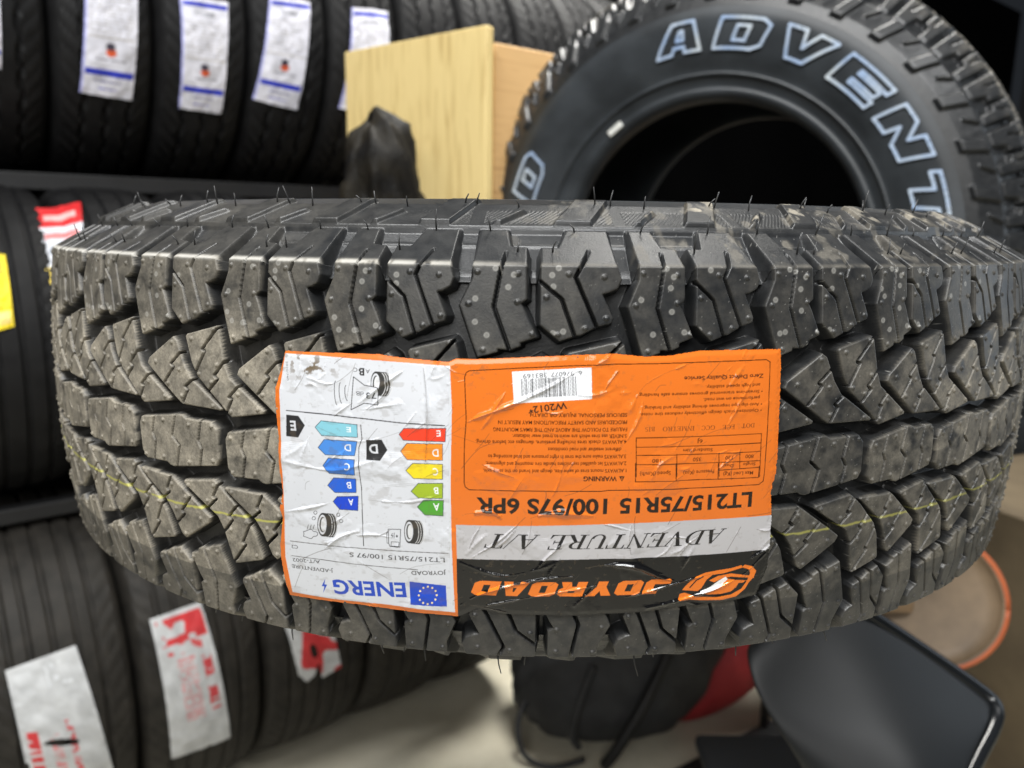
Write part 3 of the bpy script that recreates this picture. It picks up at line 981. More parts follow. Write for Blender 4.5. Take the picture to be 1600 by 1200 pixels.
# right column
TX = (.05, .015, .006)
put_text(ra, 'Zero Defect Quality Service', *zD((1365, 258), (640, 284)), 36 / 5.852 * PXMM, (.07, .02, .01), .024)
for body, a, b_ in [('and high speed stability.', (1335, 345), (835, 366)), ('\u2022 Streamline transversal grooves ensure safe handling', (1357, 404), (228, 440)),
                    ('performance on wet road.', (1330, 462), (815, 482)), ('\u2022 Anti-slip sipe improves driving stability and braking', (1352, 520), (275, 558)),
                    ('\u2022 Optimized pitch design effectively reduces tire noise.', (1347, 576), (232, 618))]:
    put_text(ra, body, *zD(a, b_), 29 / 5.852 * PXMM, TX, .014)
for body, a, b_ in [('DOT', (1285, 708), (1165, 714)), ('ECE', (1105, 722), (988, 728)), ('GCC', (922, 728), (795, 734)), ('INMETRO', (735, 735), (440, 744)), ('BIS', (372, 742), (278, 748))]:
    put_serif(ra, body, *zD(a, b_), 42 / 5.852 * PXMM, (.13, .04, .015))
for q in [((200, 845), (1345, 805)), ((200, 930), (1340, 890)), ((200, 1005), (1335, 968)), ((200, 1090), (570, 1082)), ((570, 1082), (955, 1068)), ((955, 1068), (1332, 1052)), ((955, 1140), (1330, 1112)),
          ((200, 845), (200, 1200)), ((1345, 805), (1328, 1200)), ((570, 993), (568, 1200)), ((956, 980), (958, 1200)), ((1148, 975), (1146, 1126))]:
    ra.line(zD(*q), .34, LNC)
ra.line(zF((215, 20), (215, 165), (700, 148), (1176, 130), (1182, 40)), .34, LNC)
ra.line(zF((530, 20), (530, 155)), .34, LNC)
ra.line(zF((862, 20), (860, 142)), .34, LNC)
for body, a, b_, hh in [('6J', (808, 858), (762, 860), 34), ('Standard Rim', (900, 938), (630, 946), 30), ('800', (1275, 996), (1200, 998), 34), ('730', (1090, 1008), (1015, 1010), 34), ('350', (795, 1024), (720, 1026), 34),
                        ('180', (425, 1036), (345, 1038), 34), ('Single', (1292, 1068), (1178, 1074), 28), ('Dual', (1090, 1084), (1000, 1086), 28)]:
    put_text(ra, body, *zD(a, b_), hh / 5.852 * PXMM, TX, .012)
for body, a, b_ in [('Max Load (Kg)', (1135, 80), (902, 92)), ('Pressure (Kpa)', (830, 68), (588, 82)), ('Speed (Km/h)', (487, 78), (250, 90))]:
    put_text(ra, body, *zF(a, b_), 30 / 5 * PXMM, TX, .012)
# silver band and brand
put_serif(ra, 'ADVENTURE A/T', *zP((1136, 825.5), (764, 834)), 25 * PXMM, (.015, .015, .016), .30)
ORL = (0.72, 0.17, 0.015)
xx = 0
st_, en_ = zP((1047, 904), (738, 907))
for c in 'JOYROAD':
    o_, hs = BLOCK_LETTERS[c]
    put_poly_letter(ra, o_, hs, st_, en_, 26 * PXMM, xx, xx + .131, ORL, C_BK, .03)
    xx += .1445
for q in [[(1045, 830), (1070, 812), (1130, 825), (1158, 860), (1140, 905), (1100, 950), (1070, 1000), (1000, 1060), (900, 1085), (780, 1090), (640, 1085), (560, 1098), (548, 1080), (560, 1040), (600, 1030), (640, 1045), (700, 1062), (840, 1065), (960, 1045), (1040, 1000), (1085, 940), (1110, 880), (1105, 850), (1075, 840)],
          [(1045, 815), (960, 840), (860, 855), (760, 875), (690, 905), (640, 945), (600, 985), (580, 1010), (700, 1018), (730, 995), (770, 930), (820, 890), (900, 880), (1000, 850), (1050, 835)],
          [(790, 935), (860, 900), (960, 880), (1140, 900), (1140, 915), (960, 905), (880, 925), (830, 950)],
          [(740, 1035), (830, 985), (900, 945), (930, 920), (1000, 930), (1100, 935), (1060, 950), (1020, 955), (1000, 990), (960, 1020), (880, 1040), (780, 1045)]]:
    ra.poly(zF(*q), ORL)
ra.line(zF((640, 990), (690, 935), (745, 905)), 12 / 5 * PXMM, C_BK)
ra.line(zF((990, 1000), (1040, 975), (1075, 940)), 12 / 5 * PXMM, C_BK)
ra.poly(zF((720, 1020), (800, 985), (860, 940), (920, 905), (935, 925), (880, 975), (800, 1015), (730, 1035)), (.75, .75, .74))

# folds: (photo polyline, height mm, half-width mm); the long ones as seen, the rest scattered
FOLDS = [([(712, 674), (740, 655), (790, 636), (850, 610), (905, 578)], 1.0, .8), ([(730, 700), (760, 660), (785, 620), (800, 600)], .7, .8), ([(985, 640), (1010, 600), (1060, 575), (1100, 562)], .9, 1.0),
         ([(960, 720), (1000, 650), (1005, 600)], .6, .8), ([(715, 805), (770, 800), (785, 815)], 1.3, 1.6), ([(820, 812), (870, 802), (940, 808)], 1.3, 1.5), ([(480, 590), (520, 600), (560, 570)], .5, .7),
         ([(560, 630), (600, 600), (650, 565)], .8, .8), ([(480, 660), (560, 690), (640, 670)], .7, 1.2), ([(440, 800), (500, 790), (560, 770)], .8, 1.0), ([(470, 720), (480, 690), (490, 660)], .6, .8),
         ([(560, 780), (640, 785), (700, 770)], .7, 1.2), ([(660, 560), (668, 640), (664, 740)], .7, .6), ([(500, 865), (530, 840), (560, 830)], .8, .8), ([(620, 900), (650, 885), (700, 880)], .9, 1.0),
         ([(720, 945), (760, 925), (850, 905), (930, 900)], 1.5, .9), ([(740, 950), (850, 930), (950, 912)], 1.2, .8), ([(880, 900), (930, 885), (990, 885), (1040, 905), (1085, 912)], 1.3, .9),
         ([(950, 940), (1010, 925), (1080, 905), (1140, 890)], 1.2, .8), ([(1010, 950), (1070, 935), (1150, 905), (1195, 865)], 1.1, .8), ([(1160, 880), (1190, 862), (1205, 850)], .9, .7),
         ([(740, 870), (780, 845), (830, 800)], .8, .6), ([(835, 895), (855, 870), (880, 850)], .8, .6), ([(1060, 870), (1075, 850), (1100, 835)], .7, .6), ([(720, 880), (790, 900), (870, 880)], .9, 1.0),
         ([(445, 720), (520, 735), (600, 715)], .6, 1.0), ([(1120, 700), (1150, 640), (1190, 570)], .5, .8), ([(1070, 720), (1090, 690), (1100, 660)], .6, .8), ([(715, 740), (750, 700), (790, 690)], .7, 1.5)]
r2 = random.Random(23)
for _ in range(150):
    x, y = r2.uniform(445, 1200), r2.uniform(555, 950)
    a = r2.choice([-1.0, -.9, -.7, -.4, -.2, .3, -1.3]) + r2.uniform(-.25, .25)
    L = r2.uniform(18, 75)
    cx, cy = x + L * .5 * math.cos(a) + r2.uniform(-5, 5), y + L * .5 * math.sin(a) + r2.uniform(-5, 5)
    low_ = y > 855 and x > 720
    FOLDS.append(([(x, y), (cx, cy), (x + L * math.cos(a), y + L * math.sin(a))], r2.uniform(.12, .5) * (1.5 if low_ else 1), r2.uniform(.35, 1.1)))

nx, ny = ra.nx // 2, ra.ny // 2
gx = LX0 + (np.arange(nx) + .5) * LSTEP
gy = LY0 + (np.arange(ny) + .5) * LSTEP
GX, GY = np.meshgrid(gx, gy, indexing='ij')
H = np.zeros_like(GX)
for pts, amp, wd in FOLDS:
    q = zP(*smooth_poly(pts, 4))
    L = len(q)
    if r2.random() < .5:      # grime gathered in the sharper creases
        ra.line(q[L // 5: -max(L // 5, 1)], r2.uniform(.12, .3), (.06, .045, .03), .6)
    xs_, ys_ = [a[0] for a in q], [a[1] for a in q]
    i = np.where((gx > min(xs_) - 4 * wd) & (gx < max(xs_) + 4 * wd))[0]
    j = np.where((gy > min(ys_) - 4 * wd) & (gy < max(ys_) + 4 * wd))[0]
    if not len(i) or not len(j): continue
    sl = np.ix_(i, j)
    best = np.full((len(i), len(j)), 1e9)
    tp = np.zeros_like(best)
    for k in range(L - 1):
        dd = seg_dist(GX[sl], GY[sl], q[k], q[k + 1])
        t = math.sin(math.pi * min(max((k + .5) / (L - 1), 0.12), .88))
        tp = np.where(dd < best, t, tp)
        best = np.minimum(best, dd)
    H[sl] = np.maximum(H[sl], amp * tp * np.exp(-(best / wd) ** 1.6))

# dirt: brown rubbed-in grime at the top left corner, small dark nicks elsewhere
rgb = ra.result()
gr = smoothstep(.56, .66, fbm(GX / 3 + 50, GY / 3 + 50, 51, 5)) * np.exp(-(((GX - label_at(482, 572)[0]) / 13) ** 2 + ((GY - label_at(482, 572)[1]) / 6.0) ** 2))
gr = np.maximum(gr, .55 * smoothstep(.60, .72, fbm(GX / 2.2 + 9, GY / 2.2 + 31, 71, 4)) * np.exp(-(((GX - label_at(735, 560)[0]) / 7) ** 2 + ((GY - label_at(735, 570)[1]) / 8) ** 2)))
gr = np.maximum(gr, 0.22 * smoothstep(.60, .74, fbm(GX / 6 + 19, GY / 3 + 41, 73, 5)) * (GX < -33))
gr = np.maximum(gr, .16 * smoothstep(.69, .78, fbm(GX / 1.6 + 3, GY / 1.6 + 8, 91, 4)))
rgb = rgb * (1 - gr[..., None]) + np.array([.13, .095, .055]) * gr[..., None]
tint = (fbm(GX / 18 + 5, GY / 18 + 5, 15, 3) - .5)
rgb = rgb * (1 + .10 * tint[..., None])

# sag into the grooves: blur of the tread below
hh_, _ = tread_height(phase_of(GX[::4, ::4] / RLAB), GY[::4, ::4])
hb_ = np.clip(hh_, -6, 0)
for _ in range(3):
    k = 6
    c = np.cumsum(np.pad(hb_, ((k + 1, k), (0, 0)), mode='edge'), 0)
    hb_ = (c[2 * k + 1:] - c[:-2 * k - 1]) / (2 * k + 1)
    c = np.cumsum(np.pad(hb_, ((0, 0), (k + 1, k)), mode='edge'), 1)
    hb_ = (c[:, 2 * k + 1:] - c[:, :-2 * k - 1]) / (2 * k + 1)
sag = np.repeat(np.repeat(hb_, 4, 0), 4, 1)[:nx, :ny]
cover = smoothstep(-54, -66, GY) * (GX > -34)
H = H + 1.35 + 0.34 * sag + 1.3 * (fbm(GX / 14 + 8, GY / 14 + 3, 44, 3) - .5) + .55 * (fbm(GX / 5 + 8, GY / 5 + 3, 47, 3) - .5)
H = np.maximum(H, 0.95)

edge_px = [(445, 548), (520, 551), (590, 553), (640, 560), (700, 565), (712, 560), (740, 561), (860, 556), (960, 552), (1010, 557), (1050, 555), (1090, 548), (1160, 546), (1221, 545), (1221, 600), (1218, 660), (1216, 710), (1213, 740), (1205, 770),
           (1207, 800), (1204, 830), (1203, 858), (1200, 885), (1192, 905), (1182, 930), (1150, 938), (1080, 946), (1000, 957), (900, 962), (800, 961), (745, 952), (722, 962), (716, 964), (640, 956), (560, 945), (500, 938), (452, 930), (444, 905),
           (438, 870), (437, 850), (441, 810), (436, 795), (441, 770), (437, 740), (434, 680), (430, 640), (430, 605), (437, 580)]
outline = [tuple(a) for a in zP(*edge_px)]
sd = poly_sdf(GX, GY, outline) + .35 * (fbm(GX / 2 + 1, GY / 2 + 1, 61, 3) - .5) + .9 * (np.abs(GX - 104) < 4) * (fbm(GX / .8, GY / .8, 63, 2) - .5)
H = H - .35 * smoothstep(2.5, 0, sd)
Rg = 351 - GY * GY / 1200. + H
TH = GX / RLAB
P = np.stack([Rg * np.sin(TH), -Rg * np.cos(TH), GY], -1) / 1000
glossy = np.where((GX < -33.3), 1.0, 0.0)
cols = np.concatenate([rgb, glossy[..., None]], -1)
link('paper_label', grid_mesh('paper_label', P, keep=sd > 0, colors=cols), M_LABEL, tyre)

# ------------------------------------------------------------------ wide tyre standing behind
BIG_C = W(0.335, 1.240, -0.040)
big = thing('wide_tyre', 'large wide off-road tyre standing upright on its tread behind, with blue-white outlined raised lettering', 'tyre', tuple(BIG_C))
NRM = Vector((-0.53, -0.85, -0.03)).normalized()
big.rotation_euler = (NRM.to_track_quat('Z', 'Y')).to_euler()
big.scale = (1, 1, 1.34)
big.location = Vector(BIG_C) - NRM * .042
SC = 1.19


def big_mesh(m):
    m.transform(Matrix.Scale(SC, 4))
    return m


th_b = np.linspace(0, 2 * math.pi, 1500, endpoint=False)
s_b = np.arange(-130, 130.1, 1.0)
mb = big_mesh(tyre_tread('tread', th_b, s_b, lambda T, Sv, p, d, h: np.stack([np.clip(.55 * smoothstep(.4, .6, fbm(T * 30 + 4, Sv / 10 + 50, 5, 4)) * smoothstep(100, 60, np.abs(Sv)) * (d > 0), 0, 1), 0 * T, 0 * T, 1 + 0 * T], -1), 0.6, 4.0))
link('tread', mb, M_DUSTY, big)
upb = smooth_poly([(r130, z130 - .05), (275, 112.6), (258, 111), (238, 107), (222, 101.5), (217, 101.5), (214, 98.5), (205, 95), (199, 95.5), (193, 92), (189, 84), (190, 76), (205, 78), (250, 92), (300, 94), (325, 80), (333, 45), (335, 0)])
link('sidewall', big_mesh(revolve('sidewall', upb + [(r, -z) for r, z in upb][::-1][1:], 260)), M_SIDE, big)


def side_z(r):
    q = sorted([(float(a), float(b_)) for a, b_ in upb[:40] if b_ > 80])
    return float(np.interp(r, [a for a, _ in q], [b_ for _, b_ in q]))


def raised_letter(ch, ang0, ang1, r0, r1, shear=0.0):
    """outlined letter moulded on the sidewall, feet towards the hole; angles clockwise seen from outside, 0 = local up"""
    outer, holes = BLOCK_LETTERS[ch]
    bm = bmesh.new()

    def place(p, lift):
        r = r0 + (r1 - r0) * p[1]
        a = ang0 + (ang1 - ang0) * p[0] + shear * (p[1] - .5)
        return Vector((r * math.sin(a), r * math.cos(a), side_z(r) + lift)) * (SC / 1000)
    for loop in [outer] + holes:
        n = len(loop)
        pts = []
        for i in range(n):
            a, b_ = loop[i], loop[(i + 1) % n]
            k = max(int(math.hypot((b_[0] - a[0]) * 45, (b_[1] - a[1]) * 40) / 5), 1)
            pts += [(a[0] + (b_[0] - a[0]) * t / k, a[1] + (b_[1] - a[1]) * t / k) for t in range(k)]
        ring = [place(p, 0.3) for p in pts]
        ring.append(ring[0].copy())
        tops = []
        for a, b_ in zip(ring, ring[1:]):
            d = (b_ - a)
            if d.length < 1e-6: continue
            t = d.normalized()
            nrm = Vector((0, 0, 1))
            w = t.cross(nrm).normalized() * 0.0020
            e = t * 0.0012
            lo = [a - w - e, b_ - w + e, b_ + w + e, a + w - e]
            hi = [q + nrm * 0.0019 for q in lo]
            v = [bm.verts.new(q) for q in lo + hi]
            for f in ((4, 5, 6, 7), (0, 1, 5, 4), (1, 2, 6, 5), (2, 3, 7, 6), (3, 0, 4, 7)):
                bm.faces.new([v[k] for k in f])
    return link('raised_letter', bm_mesh('raised_letter', bm), M_LETTER, big)


LET_R0, LET_R1 = 243, 274
BIG_ANG = R_(2)      # where the first letter starts, clockwise from the top
aw = R_(12.3)
gap = R_(3.7)
ang = R_(-12.5)
for c in 'ADVENTURE':
    raised_letter(c, ang, ang + aw, LET_R0, LET_R1, R_(2.2))
    ang += aw + gap
ang = R_(-60)
for c in 'DAORYOJ':
    raised_letter(c, ang - aw, ang, LET_R0, LET_R1, R_(2.2))
    ang -= aw + gap
bm = bmesh.new()
a = R_(-36)
tl = Vector((math.cos(a), -math.sin(a), 0))
c0 = Vector((math.sin(a), math.cos(a), 0)) * 0.2015 * SC + Vector((0, 0, .0975 * SC))
add_box(bm, c0, (0.026, 0.010, 0.004), Matrix((tl, Vector((0, 0, 1)).cross(tl), Vector((0, 0, 1)))).transposed(), 0.0018)
link('bead_tag', bm_mesh('bead_tag', bm), simple_mat('pale_tag', (.55, .56, .52), (.68, .68, .64), .5, 40, 0), big)

for nm_, loc_, nv_, sc_, lab_ in (
        ('off_road_tyre', Vector(W(1.27, 1.62, -.70)), Vector((-.80, -.60, .05)), .94, 'dark off-road tyre standing on the floor at the far right behind the cardboard box'),):
    side_tyre = thing(nm_, lab_, 'tyre', tuple(loc_))
    side_tyre.rotation_euler = nv_.normalized().to_track_quat('Z', 'Y').to_euler()
    side_tyre.scale = (sc_, sc_, sc_)
    for src in [o for o in big.children if o.name.split('.')[0] in ('tread', 'sidewall')]:
        c_ = src.copy()
        COL.objects.link(c_)
        c_.parent = side_tyre

# ------------------------------------------------------------------ rack of road tyres on the left
RE = _rz @ np.array([0.777, 0.63, 0]) / math.hypot(.777, .63)       # along the rack
RN = _rz @ np.array([0.63, -0.777, 0]) / math.hypot(.777, .63)      # out of the rack, towards the aisle


def road_tyre_mesh(name, R, Wd, kind, seed):
    """tyre with its axis along local Z; grooves, shoulder sipes; one closed skin"""
    hw = Wd / 2
    ntheta = 300
    th = np.linspace(0, 2 * math.pi, ntheta, endpoint=False)
    s = np.linspace(-hw + 14, hw - 14, 110)
    T, Sv = np.meshgrid(th, s, indexing='ij')
    h = np.zeros_like(T)
    tw = hw - 14
    gs = {'rib': [-.62, -.22, .22, .62], 'zig': [-.55, 0, .55], 'fine': [-.66, -.36, 0, .36, .66]}[kind]
    for g in gs:
        off = (2.0 * np.sign(np.sin(T * 40)) if kind == 'zig' else 0)
        h -= 6.5 * smoothstep(4.6, 2.8, np.abs(Sv - g * tw - off))
    n = 64
    lat = np.abs(((T * n / (2 * math.pi) + .006 * np.abs(Sv) * n / 10) % 1) - .5) * 2 * math.pi * R / n
    h -= 3.0 * smoothstep(2.6, 1.2, lat) * smoothstep(gs[-1] * tw - 2, gs[-1] * tw + 3, np.abs(Sv)) * (1 if kind != 'rib' else .8)
    crown = R - 9 * (np.abs(Sv) / tw) ** 3.2
    rr = crown + h
    prof_u = smooth_poly([(R - 9, hw - 14), (R - 20, hw - 5), (R - 45, hw + 1), (R - 75, hw - 1), (R * .66, hw - 10), (R * .60, hw - 16), (R * .585, hw - 24), (R * .62, hw - 26), (R * .80, hw - 14), (R - 30, hw - 22), (R - 18, 0)], 4)[1:]
    pr = np.array(prof_u)
    P1 = np.stack([rr * np.sin(T), -rr * np.cos(T), Sv], -1)
    up_ = np.stack([np.sin(th)[:, None] * pr[:, 0], -np.cos(th)[:, None] * pr[:, 0], np.broadcast_to(pr[:, 1], (ntheta, len(pr)))], -1)
    lo_ = np.stack([np.sin(th)[:, None] * pr[::-1, 0], -np.cos(th)[:, None] * pr[::-1, 0], np.broadcast_to(-pr[::-1, 1], (ntheta, len(pr)))], -1)
    return grid_mesh(name, np.concatenate([lo_, P1, up_], 1) / 1000, wrap_u=True)


def rack_matrix(c):
    """local Z along the rack, local -Y out to the aisle, local X up"""
    z = Vector(RE)
    y = -Vector(RN)
    x = y.cross(z)
    return Matrix(((x[0], y[0], z[0], c[0]), (x[1], y[1], z[1], c[1]), (x[2], y[2], z[2], c[2]), (0, 0, 0, 1)))


def on_cyl(px, py, c, R):
    """photo point -> angle above the aisle-facing line and place along the axle, on a tyre of the rack"""
    d = ray(px, py)
    o = CAM - c
    n, e = np.array(RN), np.array(RE)
    a = np.array([d @ n, d[2]])
    b_ = np.array([o @ n, o[2]])
    A, B, C = a @ a, 2 * a @ b_, b_ @ b_ - R * R
    disc = B * B - 4 * A * C
    t = (-B - math.sqrt(max(disc, 0))) / (2 * A)
    p = o + t * d
    return math.atan2(p[2], p @ n), p @ e


def sticker(parent, c, R, quad, design, seed, crown=9, hw=.09):
    """quad: photo corners TL, TR, BR, BL"""
    q = [np.array(on_cyl(x, y, c, R + .002)) for x, y in quad]
    nu, nv = 60, 150
    U, V = np.meshgrid(np.linspace(0, 1, nu), np.linspace(0, 1, nv), indexing='ij')
    a = ((1 - U) * (1 - V))[..., None] * q[0] + (U * (1 - V))[..., None] * q[1] + (U * V)[..., None] * q[2] + ((1 - U) * V)[..., None] * q[3]
    rc = R + .0035 - (crown / 1000) * np.clip(np.abs(a[..., 1]) / hw, 0, 1.1) ** 3.2 + .005 * (fbm(U * 4 + seed, V * 9, 5, 3) - .5)
    P = np.stack([-rc * np.sin(a[..., 0]), -rc * np.cos(a[..., 0]), a[..., 1]], -1)
    rgb_, keep = design(U, V, seed)
    rgb_ = rgb_ * (.72 + .5 * fbm(U * 7 + seed, V * 12, 25, 4))[..., None]
    cl = np.concatenate([rgb_, np.ones_like(U)[..., None]], -1)
    return link('paper_sticker', grid_mesh('paper_sticker', P, keep=keep, colors=cl), M_STICK, parent)


def rect(U, V, u0, u1, v0, v1): return (U > u0) & (U < u1) & (V > v0) & (V < v1)


def text_rows(U, V, u0, u1, v0, v1, n, seed, thr=.5):
    ph = (V - v0) / (v1 - v0) * n
    return rect(U, V, u0, u1, v0, v1) & ((ph % 1) < .5) & (vnoise(U * 40 + seed, np.floor(ph) * 7.3 + 3, 8) > thr)


def d_blue(U, V, seed, lo=0.0):
    V = lo + V * (1 - lo)
    c = np.empty(U.shape + (3,))
    c[:] = lin(212, 212, 222)
    blue = lin(38, 52, 178)
    for v0, v1 in ((.035, .075), (.775, .83)):
        c[rect(U, V, .06, .97, v0, v1)] = blue
    c[(U < .05)] = lin(165, 168, 225)
    c[text_rows(U, V, .1, .92, .2, .5, 11, seed)] = lin(176, 174, 176)
    c[rect(U, V, .3, .7, .11, .16) & ((U * 40 % 1) < .5)] = lin(120, 120, 125)
    c[rect(U, V, .08, .95, .515, .53)] = lin(180, 176, 172)
    e = ((U - .52) / .10) ** 2 + ((V - .635) / .035) ** 2
    c[e < 1] = lin(214, 90, 48)
    c[((U - .50) / .09) ** 2 + ((V - .59) / .03) ** 2 < 1] = lin(60, 55, 70)
    c[text_rows(U, V, .25, .8, .69, .715, 1, seed, .3)] = lin(120, 118, 130)
    c[text_rows(U, V, .25, .75, .86, .90, 1, seed, .3)] = lin(130, 130, 165)
    c[text_rows(U, V, .3, .7, .93, .96, 1, seed, .3)] = lin(110, 110, 190)
    return c, None


def d_red(U, V, seed):
    c = np.empty(U.shape + (3,))
    c[:] = lin(188, 190, 192)
    red = lin(196, 52, 56)
    pink = lin(205, 130, 132)
    keep = np.ones(U.shape, bool)
    if seed == 1:       # first sticker: red words down the left, a tear in the middle
        c[rect(U, V, .07, .22, .48, 1) & (vnoise(V * 45, U * 5, 3) > .38)] = red
        c[rect(U, V, .34, .46, .52, .95) & (vnoise(V * 60, U * 9, 4) > .45)] = pink
        c[rect(U, V, .56, .66, .42, .92) & (vnoise(V * 70, U * 9, 6) > .5)] = lin(200, 85, 90)
        c[((U - .62) / .26) ** 2 + ((V - 1.02) / .04) ** 2 < 1] = red
        c[rect(U, V, .5, .82, .06, .2) & (vnoise(U * 20, V * 20, 7) > .6)] = lin(215, 218, 222)
        keep = ~((((U - .47) / .20) ** 2 + ((V - .585 - .05 * (U - .47)) / .022) ** 2 < 1) | (rect(U, V, 0, .12, .60, 1) & (U < .12 * (V - .58))))
    elif seed == 2:
        blob = rect(U, V, .08, .95, .03, .20) & (vnoise(U * 6 + 3, V * 22, 13) > .42)
        c[blob] = red
        c[rect(U, V, .12, .8, .20, .27) & (vnoise(U * 9, V * 40, 14) > .5)] = lin(200, 80, 82)
        c[text_rows(U, V, .3, .62, .30, .74, 14, 5, .35)] = pink
        c[rect(U, V, .74, .9, .32, .70) & (vnoise(V * 50, U * 6, 15) > .42)] = lin(200, 70, 75)
    else:
        c[(vnoise(U * 4 + 1, V * 5, 17) > .55)] = red
        c[(U + V * .4 < .35)] = lin(200, 202, 204)
        keep = ~(((U - .45) / .07) ** 2 + ((V - .42) / .13) ** 2 < 1)
        keep &= ~((V > .80 + .3 * (vnoise(U * 6, V * 0, 19) - .5)) & (U < .5))
    return c, keep


def d_mid(U, V, seed):
    c = np.empty(U.shape + (3,))
    c[:] = lin(205, 208, 215)
    c[V < .34] = lin(196, 30, 34)
    c[(V < .34) & rect(U, V, .12, .85, .14, .24)] = lin(222, 170, 168)
    c[rect(U, V, .1, .9, .42, .5)] = lin(200, 120, 120)
    c[rect(U, V, .1, .9, .56, .72) & (vnoise(U * 9, V * 20, 9) > .5)] = lin(120, 125, 135)
    c[V > .82] = lin(228, 200, 80)
    return c, None


def d_yellow(U, V, seed):
    c = np.empty(U.shape + (3,))
    c[:] = lin(238, 212, 28)
    c[rect(U, V, .1, .8, .1, .3)] = lin(200, 170, 30)
    c[rect(U, V, .35, .9, .78, .95)] = lin(225, 205, 120)
    return c, None


c0_ = CAM * np.array([1, 1, 0]) + _rz @ np.array([-.53, 1.40, 0])
ROW = {   # centre height, radius mm, width mm, offset of the axle line behind the base line, first position, spacing, count, kind
    'low': (0.315, 312, 206, -0.125, -0.545, 0.2095, 6, 'fine'),
    'mid': (0.905, 255, 172, -0.125, -0.520, 0.176, 4, 'rib'),
    'top': (1.455, 285, 154, -0.290, -0.618, 0.1555, 12, 'zig'),
}
STK = {
    ('low', 1): ([(8, 1048), (118, 1008), (183, 1225), (50, 1240)], d_red, 1), ('low', 2): ([(234, 968), (313, 940), (360, 1152), (268, 1186)], d_red, 2), ('low', 3): ([(446, 978), (520, 985), (533, 1042), (470, 1076)], d_red, 3),
    ('mid', 1): ([(-30, 398), (8, 398), (22, 510), (-14, 520)], d_yellow, 5), ('mid', 2): ([(55, 316), (126, 314), (132, 436), (74, 440)], d_mid, 6),
    ('top', 2): ([(-62, -40), (-2, -30), (2, 108), (-66, 98)], d_blue, 11), ('top', 3): ([(132, -52), (215, -40), (206, 157), (124, 144)], d_blue, 12), ('top', 4): ([(281, -8), (356, 4), (345, 177), (279, 169)], d_blue, 13),
    ('top', 5): ([(421, -6), (485, 3), (463, 171), (397, 157)], d_blue, 14), ('top', 6): ([(549, 12), (607, 17), (596, 178), (530, 170)], d_blue, 15),
}
LBL = {
    ('low', 0): 'ribbed floor-row tyre left of the picture edge, next to the torn-sticker tyre',
    ('low', 1): 'ribbed floor-row tyre wearing the torn white sticker with red words', ('low', 2): 'ribbed floor-row tyre with a long white sticker topped by red print',
    ('low', 3): 'ribbed floor-row tyre with a small crumpled red and white sticker', ('low', 4): 'ribbed floor-row tyre without sticker right of the crumpled-sticker tyre',
    ('low', 5): 'last bare floor-row tyre where the pale floor meets the rack',
    ('mid', 0): 'middle-row tyre at the far left without a sticker', ('mid', 1): 'middle-row tyre at the left edge with a bright yellow sticker', ('mid', 2): 'middle-row tyre with a red-topped white and yellow sticker',
    ('mid', 3): 'bare middle-row tyre half hidden behind the front tyre',
    ('top', 0): 'outermost upper-row tyre left of the picture edge', ('top', 1): 'second upper-row tyre left of the picture edge', ('top', 2): 'upper-row tyre cut by the left picture edge with a sliver of sticker',
    ('top', 3): 'upper-row tyre with the leftmost full white and blue sticker', ('top', 4): 'upper-row tyre with the second full white and blue sticker, hanging lowest', ('top', 5): 'upper-row tyre with the slanting white and blue sticker left of the pine board',
    ('top', 6): 'upper-row tyre whose white and blue sticker is partly hidden by the pine board', ('top', 7): 'bare upper-row tyre straight above the pine board', ('top', 8): 'bare dark upper-row tyre above the edge of the pine board',
    ('top', 9): 'bare dark upper-row tyre above the plywood panel', ('top', 10): 'bare dark upper-row tyre between the plywood panel and the wide tyre', ('top', 11): 'bare dark upper-row tyre behind the shoulder of the wide tyre',
}
GRP = {'low': 'ribbed tyres standing on the floor', 'mid': 'tyres on the middle rack shelf', 'top': 'tyres on the upper rack shelf'}
for row, (zc, Rm, Wm, off, t0, dt, cnt, kind) in ROW.items():
    base = road_tyre_mesh('carcass', Rm, Wm, kind, 1)
    for i in range(cnt):
        c = c0_ + RE * (t0 + dt * (i + 0.0)) + RN * (off + random.uniform(-.006, .006)) + np.array([0, 0, zc])
        o = thing('road_tyre', LBL[(row, i)], 'tyre', group=GRP[row])
        o.matrix_world = rack_matrix(c)
        body = link('carcass', base, M_RUB_BROWN if row == 'low' else M_RUB, o)
        body.rotation_euler = (0, 0, random.uniform(0, 6.28))
        if (row, i) in STK:
            quad, fn, sd_ = STK[(row, i)]
            sticker(o, c, Rm / 1000, quad, fn, sd_, 9, (Wm / 2 - 14) / 1000)

rack = thing('tyre_rack', 'black steel rack holding two rows of tyres above the floor row', 'rack', tuple(c0_ + RN * -.2 - np.array([0, 0, c0_[2]])))
rk = Vector(rack.location)


def rail(name, t0, t1, off, z, h, d):
    bm = bmesh.new()
    mid = Vector(c0_ + RE * (t0 + t1) / 2 + RN * off)
    mid.z = z
    X, Y = Vector(RE), Vector(RN)
    add_box(bm, mid - rk, (t1 - t0, d, h), Matrix((X, Y, Vector((0, 0, 1)))).transposed(), .003)
    link(name, bm_mesh(name, bm), M_METAL, rack)


for off in (-.01, -.27): rail('shelf_rail', -.95, 3.6, off, .632 + .0, .026, .03)
for off in (-.16, -.44): rail('shelf_rail', -.95, 3.6, off, 1.168, .030, .03)
for t in (-.95, 3.6):
    for off in (.04, -.52):
        rail('post', t - .018, t + .018, off, .95, 1.9, .036)

